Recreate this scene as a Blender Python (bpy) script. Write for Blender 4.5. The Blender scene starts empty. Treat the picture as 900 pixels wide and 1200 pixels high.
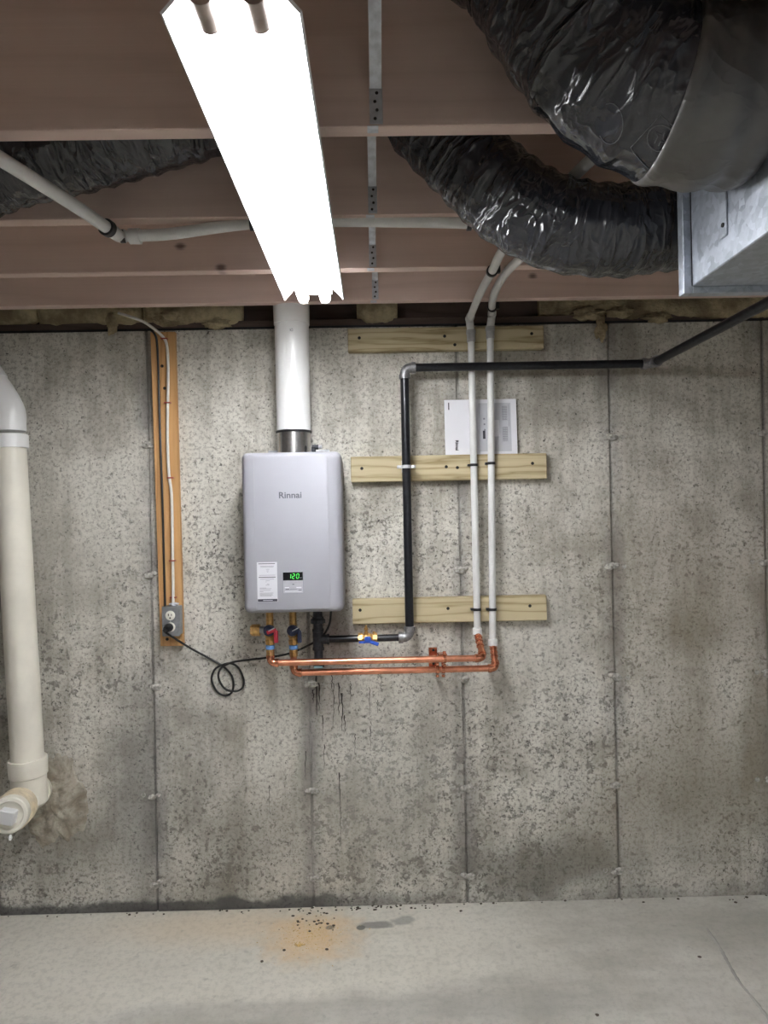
import bpy, bmesh, math, random
from mathutils import Vector, Matrix, noise
from mathutils.bvhtree import BVHTree

sc = bpy.context.scene
COL = sc.collection
rnd = random.Random(7)

# ------------------------------------------------------------------ camera
F = 800.0                       # focal length in pixels of a 900x1200 frame
CAMZ = 1.556
YAW, ROLL = math.radians(0.7), math.radians(1.15)
fw = Vector((math.sin(YAW), math.cos(YAW), 0))
r0 = Vector((math.cos(YAW), -math.sin(YAW), 0))
u0 = Vector((0, 0, 1))
rt = r0 * math.cos(ROLL) - u0 * math.sin(ROLL)
up = u0 * math.cos(ROLL) + r0 * math.sin(ROLL)
CAM = Vector((0, 0, CAMZ))
cd = bpy.data.cameras.new('camera')
cam = bpy.data.objects.new('camera', cd)
COL.objects.link(cam)
m = Matrix((rt, up, -fw)).transposed().to_4x4()
m.translation = CAM
cam.matrix_world = m
cd.sensor_fit = 'VERTICAL'
cd.sensor_height = 36
cd.lens = F / 1200 * 36
cd.clip_start = 0.02
sc.camera = cam

# ------------------------------------------------------------------ world, exposure
world = bpy.data.worlds.new('basement_dark')
sc.world = world
world.use_nodes = True
world.node_tree.nodes['Background'].inputs[0].default_value = (0.5, 0.5, 0.5, 1)
world.node_tree.nodes['Background'].inputs[1].default_value = 0.05
TUBE_POWER = 26.0
sc.view_settings.view_transform = 'Standard'
sc.view_settings.look = 'None'
sc.view_settings.gamma = 1
sc.view_settings.use_curve_mapping = False
sc.view_settings.exposure = 1.55
try:
    sc.cycles.use_denoising = True
    sc.cycles.max_bounces = 8
    sc.cycles.diffuse_bounces = 4
except Exception:
    pass


def P(px, py, Y):
    """world point seen at pixel (px, py) that lies at distance Y in front of the camera"""
    d = fw + rt * ((px - 450) / F) + up * ((600 - py) / F)
    return CAM + d * (Y / d.y)


def PZ(px, py, Z):
    d = fw + rt * ((px - 450) / F) + up * ((600 - py) / F)
    return CAM + d * ((Z - CAMZ) / d.z)


# ------------------------------------------------------------------ mesh helpers
WO = {}                          # object name -> world origin


class MB:
    def __init__(self):
        self.v = []
        self.f = []

    def add(self, vs, fs):
        o = len(self.v)
        self.v += [Vector(p) for p in vs]
        self.f += [tuple(i + o for i in q) for q in fs]
        return self

    def box(self, a, b, bev=0.0, rot=None, seg=1):
        a, b = Vector(a), Vector(b)
        lo = Vector([min(a[i], b[i]) for i in range(3)])
        hi = Vector([max(a[i], b[i]) for i in range(3)])
        bm = bmesh.new()
        bmesh.ops.create_cube(bm, size=1)
        c = (lo + hi) / 2
        s = hi - lo
        for q in bm.verts:
            q.co = Vector((q.co.x * s.x, q.co.y * s.y, q.co.z * s.z))
        if bev:
            bmesh.ops.bevel(bm, geom=bm.edges[:], offset=bev, segments=seg, affect='EDGES', profile=0.5)
        bm.verts.index_update()
        vs = [((rot @ q.co) if rot else q.co) + c for q in bm.verts]
        fs = [[q.index for q in fc.verts] for fc in bm.faces]
        bm.free()
        return self.add(vs, fs)

    def tube(self, path, r, n=16, caps=True, closed=False):
        path = [Vector(p) for p in path]
        k = len(path)
        rs = r if isinstance(r, (list, tuple)) else [r] * k
        t = []
        for i in range(k):
            a = path[max(i - 1, 0)] if not closed else path[(i - 1) % k]
            b = path[min(i + 1, k - 1)] if not closed else path[(i + 1) % k]
            d = (b - a)
            t.append(d.normalized() if d.length > 1e-9 else (t[-1] if t else Vector((0, 0, 1))))
        ref = Vector((0, 0, 1)) if abs(t[0].z) < .9 else Vector((1, 0, 0))
        nx = t[0].cross(ref).normalized()
        vs = []
        for i in range(k):
            if i:
                nx = (nx - t[i] * nx.dot(t[i]))
                nx.normalize()
            ny = t[i].cross(nx)
            for j in range(n):
                a = 2 * math.pi * j / n
                vs.append(path[i] + (nx * math.cos(a) + ny * math.sin(a)) * rs[i])
        fs = []
        for i in range(k - 1 if not closed else k):
            for j in range(n):
                i2 = (i + 1) % k
                fs.append((i * n + j, i * n + (j + 1) % n, i2 * n + (j + 1) % n, i2 * n + j))
        if caps and not closed:
            fs.append(tuple(reversed(range(n))))
            fs.append(tuple(range((k - 1) * n, k * n)))
        return self.add(vs, fs)

    def cyl(self, a, b, r, n=16):
        return self.tube([a, b], r, n)

    def lathe(self, a, axis, prof, n=24):
        """prof: list of (distance along axis, radius)"""
        a = Vector(a)
        ax = Vector(axis).normalized()
        return self.tube2([(a + ax * d, r) for d, r in prof], ax, n)

    def tube2(self, pr, ax, n):
        ref = Vector((0, 0, 1)) if abs(ax.z) < .9 else Vector((1, 0, 0))
        nx = ax.cross(ref).normalized()
        ny = ax.cross(nx)
        vs, fs = [], []
        for p, r in pr:
            for j in range(n):
                a = 2 * math.pi * j / n
                vs.append(p + (nx * math.cos(a) + ny * math.sin(a)) * r)
        for i in range(len(pr) - 1):
            for j in range(n):
                fs.append((i * n + j, i * n + (j + 1) % n, (i + 1) * n + (j + 1) % n, (i + 1) * n + j))
        fs.append(tuple(reversed(range(n))))
        k = len(pr)
        fs.append(tuple(range((k - 1) * n, k * n)))
        return self.add(vs, fs)

    def build(self, name, mat, parent=None, origin=None, angle=35, smooth=True, attr=None):
        if origin is None:
            lo = Vector([min(p[i] for p in self.v) for i in range(3)])
            hi = Vector([max(p[i] for p in self.v) for i in range(3)])
            origin = Vector(((lo.x + hi.x) / 2, (lo.y + hi.y) / 2, lo.z))
        origin = Vector(origin)
        me = bpy.data.meshes.new(name)
        me.from_pydata([tuple(p - origin) for p in self.v], [], self.f)
        me.update()
        if attr:
            at = me.attributes.new('film', 'FLOAT_VECTOR', 'POINT')
            at.data.foreach_set('vector', [c for v in attr for c in v])
        if smooth:
            for p in me.polygons:
                p.use_smooth = True
            me.set_sharp_from_angle(angle=math.radians(angle))
        bm = bmesh.new()
        bm.from_mesh(me)
        bmesh.ops.recalc_face_normals(bm, faces=bm.faces[:])
        bm.to_mesh(me)
        bm.free()
        me.materials.append(mat)
        o = bpy.data.objects.new(name, me)
        COL.objects.link(o)
        WO[o.name] = origin
        if parent:
            o.parent = parent
            o.location = origin - WO[parent.name]
        else:
            o.location = origin
        return o


def tag(o, label=None, cat=None, group=None, kind=None):
    if label: o['label'] = label
    if cat: o['category'] = cat
    if group: o['group'] = group
    if kind: o['kind'] = kind
    return o


def thing(name, base, label, cat, group=None):
    o = bpy.data.objects.new(name, None)
    COL.objects.link(o)
    o.location = base
    o.empty_display_size = .05
    WO[o.name] = Vector(base)
    return tag(o, label, cat, group)


def copy_part(o, parent, world_pos):
    c = o.copy()
    COL.objects.link(c)
    c.parent = parent
    WO[c.name] = Vector(world_pos)
    c.location = Vector(world_pos) - (WO[parent.name] if parent else Vector())
    return c


def spline(pts, n=8):
    pts = [Vector(p) for p in pts]
    q = [pts[0] * 2 - pts[1]] + pts + [pts[-1] * 2 - pts[-2]]
    out = []
    for i in range(1, len(q) - 2):
        a, b, c, d = q[i - 1], q[i], q[i + 1], q[i + 2]
        for k in range(n):
            t = k / n
            out.append(0.5 * ((2 * b) + (c - a) * t + (2 * a - 5 * b + 4 * c - d) * t * t + (3 * b - a - 3 * c + d) * t ** 3))
    out.append(pts[-1])
    return out


def arc(corner, da, db, R, n=8):
    """fillet path: from corner+da*R to corner+db*R"""
    corner, da, db = Vector(corner), Vector(da).normalized(), Vector(db).normalized()
    out = []
    for i in range(n + 1):
        t = i / n
        a, b = corner + da * R, corner + db * R
        out.append(a * (1 - t) ** 2 + corner * 2 * t * (1 - t) + b * t * t)
    return out


def elbow(mb, corner, da, db, R, r, collar=0.012, cr=1.15, n=16):
    p = arc(corner, da, db, R)
    mb.tube(p, r, n)
    da, db = Vector(da).normalized(), Vector(db).normalized()
    for e, d in ((p[0], da), (p[-1], db)):
        mb.lathe(e - d * collar * .2, d, [(0, r), (0, r * cr), (collar, r * cr), (collar, r * .9)], n)
    return mb


# ------------------------------------------------------------------ materials
class NT:
    def __init__(self, name):
        self.m = bpy.data.materials.new(name)
        self.m.use_nodes = True
        self.t = self.m.node_tree
        self.bsdf = self.t.nodes['Principled BSDF']
        self.tc = self.t.nodes.new('ShaderNodeTexCoord')
        self.p = self.tc.outputs['Object']

    def new(self, k, **kw):
        n = self.t.nodes.new(k)
        for a, b in kw.items():
            setattr(n, a, b)
        return n

    def put(self, sock, v):
        if hasattr(v, 'is_output'):
            self.t.links.new(v, sock)
        else:
            sock.default_value = v

    def math(self, op, a, b=0.0, c=0.0, clamp=False):
        n = self.new('ShaderNodeMath', operation=op, use_clamp=clamp)
        self.put(n.inputs[0], a); self.put(n.inputs[1], b); self.put(n.inputs[2], c)
        return n.outputs[0]

    def mapping(self, scale=(1, 1, 1), loc=(0, 0, 0), rot=(0, 0, 0), vec=None):
        n = self.new('ShaderNodeMapping')
        self.put(n.inputs['Vector'], vec or self.p)
        n.inputs['Scale'].default_value = scale
        n.inputs['Location'].default_value = loc
        n.inputs['Rotation'].default_value = rot
        return n.outputs[0]

    def noise(self, scale=5, detail=4, rough=.5, vec=None, dist=0.0):
        n = self.new('ShaderNodeTexNoise')
        self.put(n.inputs['Vector'], vec or self.p)
        n.inputs['Scale'].default_value = scale
        n.inputs['Detail'].default_value = detail
        n.inputs['Roughness'].default_value = rough
        n.inputs['Distortion'].default_value = dist
        return n.outputs[0]

    def voronoi(self, scale=5, vec=None, feature='F1', out='Distance', rand=1.0):
        n = self.new('ShaderNodeTexVoronoi', feature=feature)
        self.put(n.inputs['Vector'], vec or self.p)
        n.inputs['Scale'].default_value = scale
        n.inputs['Randomness'].default_value = rand
        return n.outputs[out]

    def ramp(self, v, a, b, smooth=True):
        """0 at a, 1 at b"""
        n = self.new('ShaderNodeMapRange', interpolation_type='SMOOTHSTEP' if smooth else 'LINEAR')
        self.put(n.inputs[0], v)
        self.put(n.inputs[1], a); self.put(n.inputs[2], b)
        n.inputs[3].default_value = 0; n.inputs[4].default_value = 1
        return n.outputs[0]

    def mix(self, f, a, b, blend='MIX'):
        n = self.new('ShaderNodeMix', data_type='RGBA', blend_type=blend)
        self.put(n.inputs[0], f)
        self.put(n.inputs[6], (*a, 1) if isinstance(a, tuple) and len(a) == 3 else a)
        self.put(n.inputs[7], (*b, 1) if isinstance(b, tuple) and len(b) == 3 else b)
        return n.outputs[2]

    def xyz(self):
        n = self.new('ShaderNodeSeparateXYZ')
        self.t.links.new(self.p, n.inputs[0])
        return n.outputs[0], n.outputs[1], n.outputs[2]

    def blob(self, u, v, cu, cv, ru, rv, jitter=None, soft=0.5):
        a = self.math('DIVIDE', self.math('SUBTRACT', u, cu), ru)
        b = self.math('DIVIDE', self.math('SUBTRACT', v, cv), rv)
        d = self.math('SQRT', self.math('ADD', self.math('MULTIPLY', a, a), self.math('MULTIPLY', b, b)))
        if jitter is not None:
            d = self.math('ADD', d, jitter)
        return self.ramp(d, 1.0 + soft, 1.0 - soft)

    def bump(self, h, strength=.3, dist=.01):
        n = self.new('ShaderNodeBump')
        n.inputs['Strength'].default_value = strength
        n.inputs['Distance'].default_value = dist
        self.put(n.inputs['Height'], h)
        self.t.links.new(n.outputs[0], self.bsdf.inputs['Normal'])

    def done(self, color=None, rough=.5, metal=0.0, **kw):
        b = self.bsdf
        if color is not None:
            self.put(b.inputs['Base Color'], (*color, 1) if isinstance(color, tuple) and len(color) == 3 else color)
        self.put(b.inputs['Roughness'], rough)
        self.put(b.inputs['Metallic'], metal)
        for k, v in kw.items():
            self.put(b.inputs[k.replace('_', ' ')], v)
        return self.m


def simple(name, c, rough=.5, metal=0.0, var=.12, scale=40, bump=0.0, **kw):
    t = NT(name)
    n = t.noise(scale, 4)
    f = t.ramp(n, .3, .7)
    lo = tuple(x * (1 - var) for x in c)
    hi = tuple(min(1, x * (1 + var)) for x in c)
    col = t.mix(f, lo, hi)
    if bump:
        t.bump(n, bump, .002)
    return t.done(col, rough, metal, **kw)


def wood(name, light, dark, grain=(0.5, 6, 14), rot=(0, 0, 0), rough=.7, knots=0.0, knot_col=(.08, .04, .03), contrast=1.0):
    t = NT(name)
    oi = t.new('ShaderNodeObjectInfo')
    sh = t.new('ShaderNodeVectorMath', operation='ADD')
    t.t.links.new(t.p, sh.inputs[0])
    cmb = t.new('ShaderNodeCombineXYZ')
    rr = t.math('MULTIPLY', oi.outputs['Random'], 37.0)
    for i in range(3): t.t.links.new(rr, cmb.inputs[i])
    mp = t.mapping((1, 1, 1), rot=rot)
    t.t.links.new(mp, sh.inputs[0]); t.t.links.new(cmb.outputs[0], sh.inputs[1])
    base = sh.outputs[0]
    warp = t.noise(1.0, 3, .5, t.mapping((grain[0] * 2.2, 3, grain[2] * .55), vec=base))
    sep = t.new('ShaderNodeSeparateXYZ'); t.t.links.new(base, sep.inputs[0])
    h = t.math('ADD', t.math('MULTIPLY', sep.outputs[2], grain[2] * 2.0), t.math('MULTIPLY', warp, 9.0))
    band = t.math('ABSOLUTE', t.math('SINE', h))
    band = t.math('POWER', band, 0.6)
    fine = t.noise(1.0, 5, .6, t.mapping((grain[0] * 6, 60, grain[2] * 14), vec=base))
    f = t.math('ADD', t.math('MULTIPLY', band, .65 * contrast), t.math('MULTIPLY', fine, .5))
    f = t.ramp(f, .15, 1.0)
    col = t.mix(f, dark, light)
    blot = t.ramp(t.noise(2.0, 4, .6, base), .35, .75)
    col = t.mix(t.math('MULTIPLY', blot, .35), col, tuple(x * .72 for x in light))
    if knots:
        v = t.voronoi(1.0, t.mapping((knots, .02, knots * 1.6), vec=base), rand=1.0)
        v = t.math('ADD', v, t.math('MULTIPLY', fine, .05))
        k = t.ramp(v, .10, .045)
        col = t.mix(t.math('MULTIPLY', k, .85), col, knot_col)
    t.bump(fine, .15, .002)
    return t.done(col, rough)


M = {}
M['joist'] = wood('joist_wood', (.74, .575, .51), (.61, .455, .395), (.35, 4, 16), knots=3.0, contrast=.55)
M['treated'] = wood('treated_lumber', (.56, .475, .30), (.27, .20, .09), (.9, 5, 42), knots=3.6, contrast=1.1)
M['stud'] = wood('stud_wood', (.62, .36, .15), (.42, .21, .075), (.6, 5, 34), rot=(0, math.radians(90), 0), contrast=.9)
M['darkwood'] = wood('old_sill_wood', (.16, .11, .09), (.08, .055, .045), (.5, 5, 10))
M['subfloor'] = wood('subfloor_wood', (.60, .48, .38), (.48, .37, .28), (.6, 5, 8))
M['pvc_white'] = simple('white_vent_plastic', (.80, .80, .80), .28, var=.03, scale=6)
M['pvc_cream'] = simple('aged_white_plastic', (.80, .765, .67), .38, var=.07, scale=7)
M['pvc_stain'] = simple('primer_stained_plastic', (.66, .56, .40), .5, var=.2, scale=30)
M['pex'] = simple('white_pex', (.72, .72, .71), .35, var=.05, scale=20)
M['pexfit'] = simple('grey_fitting_plastic', (.42, .42, .42), .4, var=.1, scale=40)
M['black_plastic'] = simple('black_plastic', (.012, .012, .014), .4, var=.3)
M['rubber'] = simple('black_cord_rubber', (.012, .012, .013), .45, var=.2)
M['iron'] = simple('black_iron_pipe', (.018, .019, .023), .3, .35, var=.25, scale=60, bump=.1)
M['malleable'] = simple('galvanized_fitting', (.30, .30, .31), .48, .75, var=.2, scale=90, bump=.25)
M['darkfit'] = simple('black_iron_fitting', (.04, .042, .05), .55, .3, var=.25, scale=80, bump=.2)
M['copper'] = simple('copper_pipe', (.72, .31, .19), .30, .9, var=.14, scale=35)
M['copperfit'] = simple('copper_fitting', (.66, .27, .16), .24, .95, var=.25, scale=70, bump=.1)
M['brass'] = simple('brass', (.58, .36, .14), .33, .9, var=.25, scale=80, bump=.1)
M['steel'] = simple('stainless_steel', (.52, .51, .50), .25, .95, var=.06, scale=30)
M['zinc'] = simple('galvanized_strap', (.55, .57, .61), .42, .35, var=.15, scale=60)
M['screw'] = simple('dark_screw', (.02, .018, .016), .6, .3)
M['silver'] = simple('silver_painted_metal', (.34, .34, .375), .68, .08, var=.025, scale=3)
M['case'] = simple('grey_case_metal', (.34, .34, .36), .4, .4, var=.05, scale=5)
M['seam_dark'] = simple('dark_gap', (.03, .03, .035), .7)
M['paper'] = simple('white_paper', (.78, .78, .82), .7, var=.02, scale=8)
M['paper_grey'] = simple('grey_printed_paper', (.55, .56, .60), .7, var=.03, scale=20)
M['label_paper'] = simple('white_label', (.66, .66, .70), .45, var=.02, scale=10)
M['ink'] = simple('dark_ink', (.045, .045, .06), .6, var=.1)
M['ink_soft'] = simple('grey_ink', (.24, .24, .28), .7, var=.1)
M['logo_ink'] = simple('grey_logo_ink', (.10, .10, .12), .4, var=.05)
M['screen'] = simple('black_display', (.008, .008, .010), .15, var=.1)
M['panel_grey'] = simple('control_panel_grey', (.42, .42, .46), .35, var=.04)
M['red'] = simple('red_lever', (.42, .03, .05), .4)
M['navy'] = simple('navy_lever', (.03, .04, .09), .4)
M['blue'] = simple('blue_lever', (.03, .10, .50), .4)
M['blue_tag'] = simple('blue_tape', (.16, .36, .75), .5)
M['pale_tag'] = simple('pale_cap_label', (.35, .62, .68), .5)
M['staple'] = simple('red_staple', (.32, .055, .04), .5)
M['cable'] = simple('white_cable_jacket', (.74, .71, .66), .4, var=.05)
M['boxgrey'] = simple('grey_box_metal', (.30, .31, .32), .42, .5, var=.12, scale=50)
M['ivory'] = simple('ivory_receptacle', (.78, .76, .68), .35, var=.03)
M['enamel'] = simple('white_enamel', (.82, .83, .84), .35, var=.02, scale=6)
M['capmetal'] = simple('tube_cap_metal', (.42, .36, .32), .35, .8)
M['tar'] = simple('dark_drip_stain', (.035, .028, .025), .6, var=.3)
M['chip'] = simple('sawdust_chips', (.62, .42, .16), .9, var=.3, scale=200)
M['crumb'] = simple('dark_crumbs', (.07, .055, .04), .9, var=.3, scale=200)
M['white_clamp'] = simple('zinc_clamp', (.66, .67, .70), .35, .5)
M['mark'] = simple('printed_mark_ink', (.10, .105, .115), .55, var=.1)

t = NT('lit_tube')
t.put(t.bsdf.inputs['Emission Color'], (.97, .985, 1.0, 1))
t.bsdf.inputs['Emission Strength'].default_value = TUBE_POWER
nn = t.noise(3, 2)
M['tube'] = t.done(t.mix(nn, (.9, .9, .9), (.95, .95, .95)), .3)
t = NT('green_digits')
t.put(t.bsdf.inputs['Emission Color'], (.12, .95, .15, 1))
t.bsdf.inputs['Emission Strength'].default_value = .35
M['digit'] = t.done((.05, .4, .05), .4)

# duct film: shiny creased black plastic
def film(name, c, rough, bs, sc_s=20.0, sc_a=7.0):
    t = NT(name)
    at = t.new('ShaderNodeAttribute', attribute_name='film')
    v = at.outputs['Vector']
    def ridge(a, b, d, p):
        n = t.noise(1.0, 2, .5, t.mapping((a, a, b), vec=v), dist=d)
        r = t.math('SUBTRACT', 1.0, t.math('ABSOLUTE', t.math('MULTIPLY', t.math('SUBTRACT', n, .5), 4.0)))
        return t.math('POWER', t.math('MAXIMUM', r, 0.0), p)
    h = t.math('ADD', t.math('MULTIPLY', ridge(sc_a, sc_s, .9, 2.0), 1.0), t.math('MULTIPLY', ridge(sc_a * 2.6, sc_s * 2.2, .7, 2.0), .45))
    h = t.math('ADD', h, t.math('MULTIPLY', t.noise(6, 2, .5), 1.2))
    t.bump(h, bs, .013)
    dust = t.ramp(t.noise(5, 4, .6), .4, .8)
    col = t.mix(dust, c, tuple(x * 1.6 + .006 for x in c))
    r = t.math('ADD', rough, t.math('MULTIPLY', dust, .12))
    return t.done(col, r, Specular_IOR_Level=.85)

M['film'] = film('black_duct_film', (.020, .021, .027), .16, .55, 13.0, 4.0)
M['tape'] = film('grey_duct_tape', (.07, .067, .063), .32, .25, 5.0, 6.0)

# galvanised sheet with spangle
t = NT('galvanized_sheet')
v = t.voronoi(70, t.mapping((1, 1, 1)), out='Color')
sp = t.new('ShaderNodeSeparateColor'); t.t.links.new(v, sp.inputs[0])
n = t.noise(120, 3)
f = t.math('ADD', t.math('MULTIPLY', sp.outputs[0], .6), t.math('MULTIPLY', n, .4))
col = t.mix(f, (.30, .33, .38), (.56, .60, .67))
t.bump(n, .08, .002)
M['sheet'] = t.done(col, t.math('ADD', .30, t.math('MULTIPLY', f, .22)), .55)

# glass wool
t = NT('fibreglass_wool')
n1 = t.noise(9, 5, .65); n2 = t.noise(70, 5, .7, t.mapping((1, 3, 2)))
col = t.mix(t.ramp(n1, .35, .65), (.34, .26, .16), (.74, .62, .38))
col = t.mix(t.ramp(t.noise(4, 3), .5, .75), col, (.20, .16, .11))
t.bump(n2, .9, .02)
M['wool'] = t.done(col, .95)

# ------------------------------------------------------------------ room constants
WY = 2.70                       # inner face of the concrete wall
WTOP = 2.288
JB = CAMZ + .77                 # underside of the joists
JH = .286
XL, XR, YB = -3.3, 3.3, -4.2
SEAMS = [P(px, 720, WY).x for px in (-8, 178, 361, 541, 719, 899)]
SEAMS = [SEAMS[0] - .61 * 2, SEAMS[0] - .61] + SEAMS + [SEAMS[-1] + .61, SEAMS[-1] + 1.22]
TIE_Z = [P(717, y, WY).z for y in (511, 663, 793, 919, 1021)]

# concrete wall material (object origin = world origin)
def concrete_wall():
    t = NT('cast_concrete_wall')
    x, y, z = t.xyz()
    big = t.noise(1.3, 6, .6)
    mid = t.noise(6, 6, .62)
    streak = t.noise(1.0, 5, .6, t.mapping((16, 4, .9)))
    streak2 = t.noise(1.0, 4, .6, t.mapping((55, 4, 2.5)))
    light, dark = (.70, .675, .61), (.35, .325, .275)
    f = t.math('ADD', t.math('MULTIPLY', big, .40), t.math('MULTIPLY', mid, .35))
    f = t.math('ADD', f, t.math('MULTIPLY', streak, .25))
    col = t.mix(t.ramp(f, .38, .58), dark, light)
    col = t.mix(t.math('MULTIPLY', t.ramp(streak2, .52, .75), .40), col, (.62, .60, .54))
    gran = t.noise(70, 5, .75)
    col = t.mix(t.math('MULTIPLY', t.ramp(gran, .46, .62), .62), col, (.23, .21, .175))
    # blotchy pits, denser in some zones
    dens = t.ramp(t.noise(2.0, 3, .5, t.mapping((1, 1, .8), (3.1, 0, 1.7))), .30, .62)
    dens = t.math('SUBTRACT', t.math('MULTIPLY', dens, t.math('ADD', .35, t.math('MULTIPLY', t.ramp(z, 2.0, 1.1), .75))), t.math('MULTIPLY', t.ramp(z, 1.35, 1.95), .30))
    s1 = t.noise(35, 5, .68, dist=.2)
    s2 = t.noise(95, 3, .6, dist=.3)
    th = t.math('SUBTRACT', .625, t.math('MULTIPLY', dens, .085))
    pit = t.ramp(s1, th, t.math('ADD', th, .05))
    pit2 = t.ramp(s2, t.math('SUBTRACT', .645, t.math('MULTIPLY', dens, .07)), .69)
    col = t.mix(t.math('MULTIPLY', pit, .55), col, (.115, .105, .09))
    col = t.mix(t.math('MULTIPLY', pit2, .9), col, (.06, .055, .05))
    # round bubble marks
    vd = t.voronoi(9)
    ring = t.math('SUBTRACT', 1.0, t.ramp(t.math('ABSOLUTE', t.math('SUBTRACT', vd, .10)), .012, .028))
    col = t.mix(t.math('MULTIPLY', ring, t.math('MULTIPLY', t.math('MAXIMUM', dens, 0.0), .45)), col, (.13, .125, .115))
    # dirt along the form seams
    jit = t.math('MULTIPLY', t.math('SUBTRACT', t.noise(3, 4), .5), 1.3)
    sn = t.noise(2.5, 4, .6, t.mapping((1, 1, 1), (3.3, 0, 0)))
    sm = t.ramp(sn, .38, .62)
    for i, s in enumerate(SEAMS):
        if not -1.7 < s < 1.7: continue
        d = t.math('ABSOLUTE', t.math('SUBTRACT', x, s))
        a = t.math('MAXIMUM', t.math('MULTIPLY', t.ramp(d, .075, .0), sm), t.math('MULTIPLY', t.ramp(d, .012, .004), .7))
        col = t.mix(t.math('MULTIPLY', a, .72), col, (.15, .14, .135))
    # stains, plus broad darker and paler patches
    def blotch(px, py, rx, rz, c, k, soft=.7):
        nonlocal col
        p = P(px, py, WY)
        col = t.mix(t.math('MULTIPLY', t.blob(x, z, p.x, p.z, rx, rz, jit, soft), k), col, c)
    brown, grey, pale = (.17, .14, .09), (.17, .165, .155), (.56, .55, .50)
    blotch(820, 700, .40, .40, (.26, .22, .165), .45)
    blotch(815, 735, .12, .10, brown, .45)
    blotch(830, 900, .38, .22, brown, .45)
    blotch(640, 1015, .42, .09, (.12, .11, .09), .65)
    blotch(800, 960, .50, .22, (.19, .165, .12), .40)
    blotch(480, 960, .30, .20, (.20, .18, .14), .25)
    blotch(330, 960, .30, .16, (.18, .16, .125), .30)
    blotch(885, 860, .06, .30, brown, .5)
    blotch(160, 930, .12, .42, (.13, .125, .12), .6)
    blotch(60, 990, .22, .20, (.16, .145, .12), .6)
    blotch(270, 1000, .20, .25, (.16, .145, .12), .45)
    blotch(390, 760, .08, .22, (.16, .12, .11), .45)
    blotch(385, 680, .05, .25, (.18, .14, .13), .35)
    blotch(305, 660, .05, .30, grey, .4)
    blotch(230, 860, .10, .30, grey, .25)
    blotch(575, 460, .45, .10, grey, .12)
    blotch(430, 900, .28, .30, pale, .25)
    blotch(110, 620, .22, .35, pale, .25)
    blotch(640, 760, .18, .22, pale, .22)
    # darker band along the foot of the wall, blackest at left
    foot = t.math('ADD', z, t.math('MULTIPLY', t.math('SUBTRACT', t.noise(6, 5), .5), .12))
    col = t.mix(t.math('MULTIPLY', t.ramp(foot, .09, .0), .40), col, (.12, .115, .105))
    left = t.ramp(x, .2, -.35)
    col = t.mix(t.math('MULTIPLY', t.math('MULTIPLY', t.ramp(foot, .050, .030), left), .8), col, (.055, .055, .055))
    h = t.math('ADD', t.math('MULTIPLY', mid, .3), t.math('MULTIPLY', gran, .25))
    h = t.math('SUBTRACT', h, t.math('MULTIPLY', t.math('ADD', pit, pit2), .25))
    h = t.math('SUBTRACT', h, t.math('MULTIPLY', ring, t.math('MULTIPLY', dens, .2)))
    t.bump(h, .5, .012)
    return t.done(col, .85)

def concrete_floor():
    t = NT('troweled_concrete_floor')
    x, y, z = t.xyz()
    big = t.noise(1.1, 6, .6)
    mid = t.noise(7, 6, .62)
    fine = t.noise(150, 3, .6)
    sweep = t.noise(1.0, 5, .6, t.mapping((3, 14, 1)))
    f = t.math('ADD', t.math('MULTIPLY', big, .55), t.math('MULTIPLY', mid, .25))
    f = t.math('ADD', f, t.math('MULTIPLY', sweep, .2))
    col = t.mix(t.ramp(f, .36, .62), (.40, .385, .34), (.62, .605, .55))
    jit = t.math('MULTIPLY', t.math('SUBTRACT', t.noise(4, 4), .5), 1.2)
    jf = t.math('MULTIPLY', t.math('SUBTRACT', t.noise(16, 4), .5), 1.6)
    # paler dusty strip along the wall on the left
    edge = t.math('ADD', y, t.math('MULTIPLY', t.math('SUBTRACT', t.noise(2.2, 4), .5), .35))
    e2 = t.math('SUBTRACT', edge, t.math('MULTIPLY', x, .10))
    col = t.mix(t.math('MULTIPLY', t.ramp(e2, 2.19, 2.27), t.math('MULTIPLY', t.ramp(x, .9, .1), .55)), col, (.80, .765, .67))
    fg = t.noise(45, 5, .75)
    col = t.mix(t.math('MULTIPLY', t.ramp(fg, .45, .62), .27), col, (.28, .27, .235))
    def blotch(px, py, rx, ry, c, k, j, soft=.5):  # sawdust tint, wet stains and darker patches on the floor
        nonlocal col
        p = PZ(px, py, 0)
        col = t.mix(t.math('MULTIPLY', t.blob(x, y, p.x, p.y, rx, ry, j, soft), k), col, c)
    blotch(365, 1098, .14, .12, (.72, .46, .20), .62, jf, .8)
    blotch(270, 1085, .34, .10, (.70, .50, .28), .35, jit, .9)
    blotch(440, 1084, .062, .022, (.17, .165, .15), .75, jf, .25)
    blotch(473, 1079, .042, .028, (.21, .205, .19), .6, jf, .25)
    blotch(423, 1087, .016, .014, (.12, .12, .105), .9, jit, .2)
    blotch(387, 1087, .016, .012, (.14, .13, .11), .8, jf, .3)
    blotch(560, 1180, .5, .06, (.30, .295, .27), .3, jit)
    blotch(840, 1085, .3, .12, (.27, .26, .22), .4, jit)
    col = t.mix(t.math('MULTIPLY', t.ramp(t.noise(22, 4, .6), .62, .72), .35), col, (.24, .235, .21))
    t.bump(t.math('ADD', t.math('MULTIPLY', mid, .5), t.math('MULTIPLY', fine, .06)), .25, .012)
    return t.done(col, .62)

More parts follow.
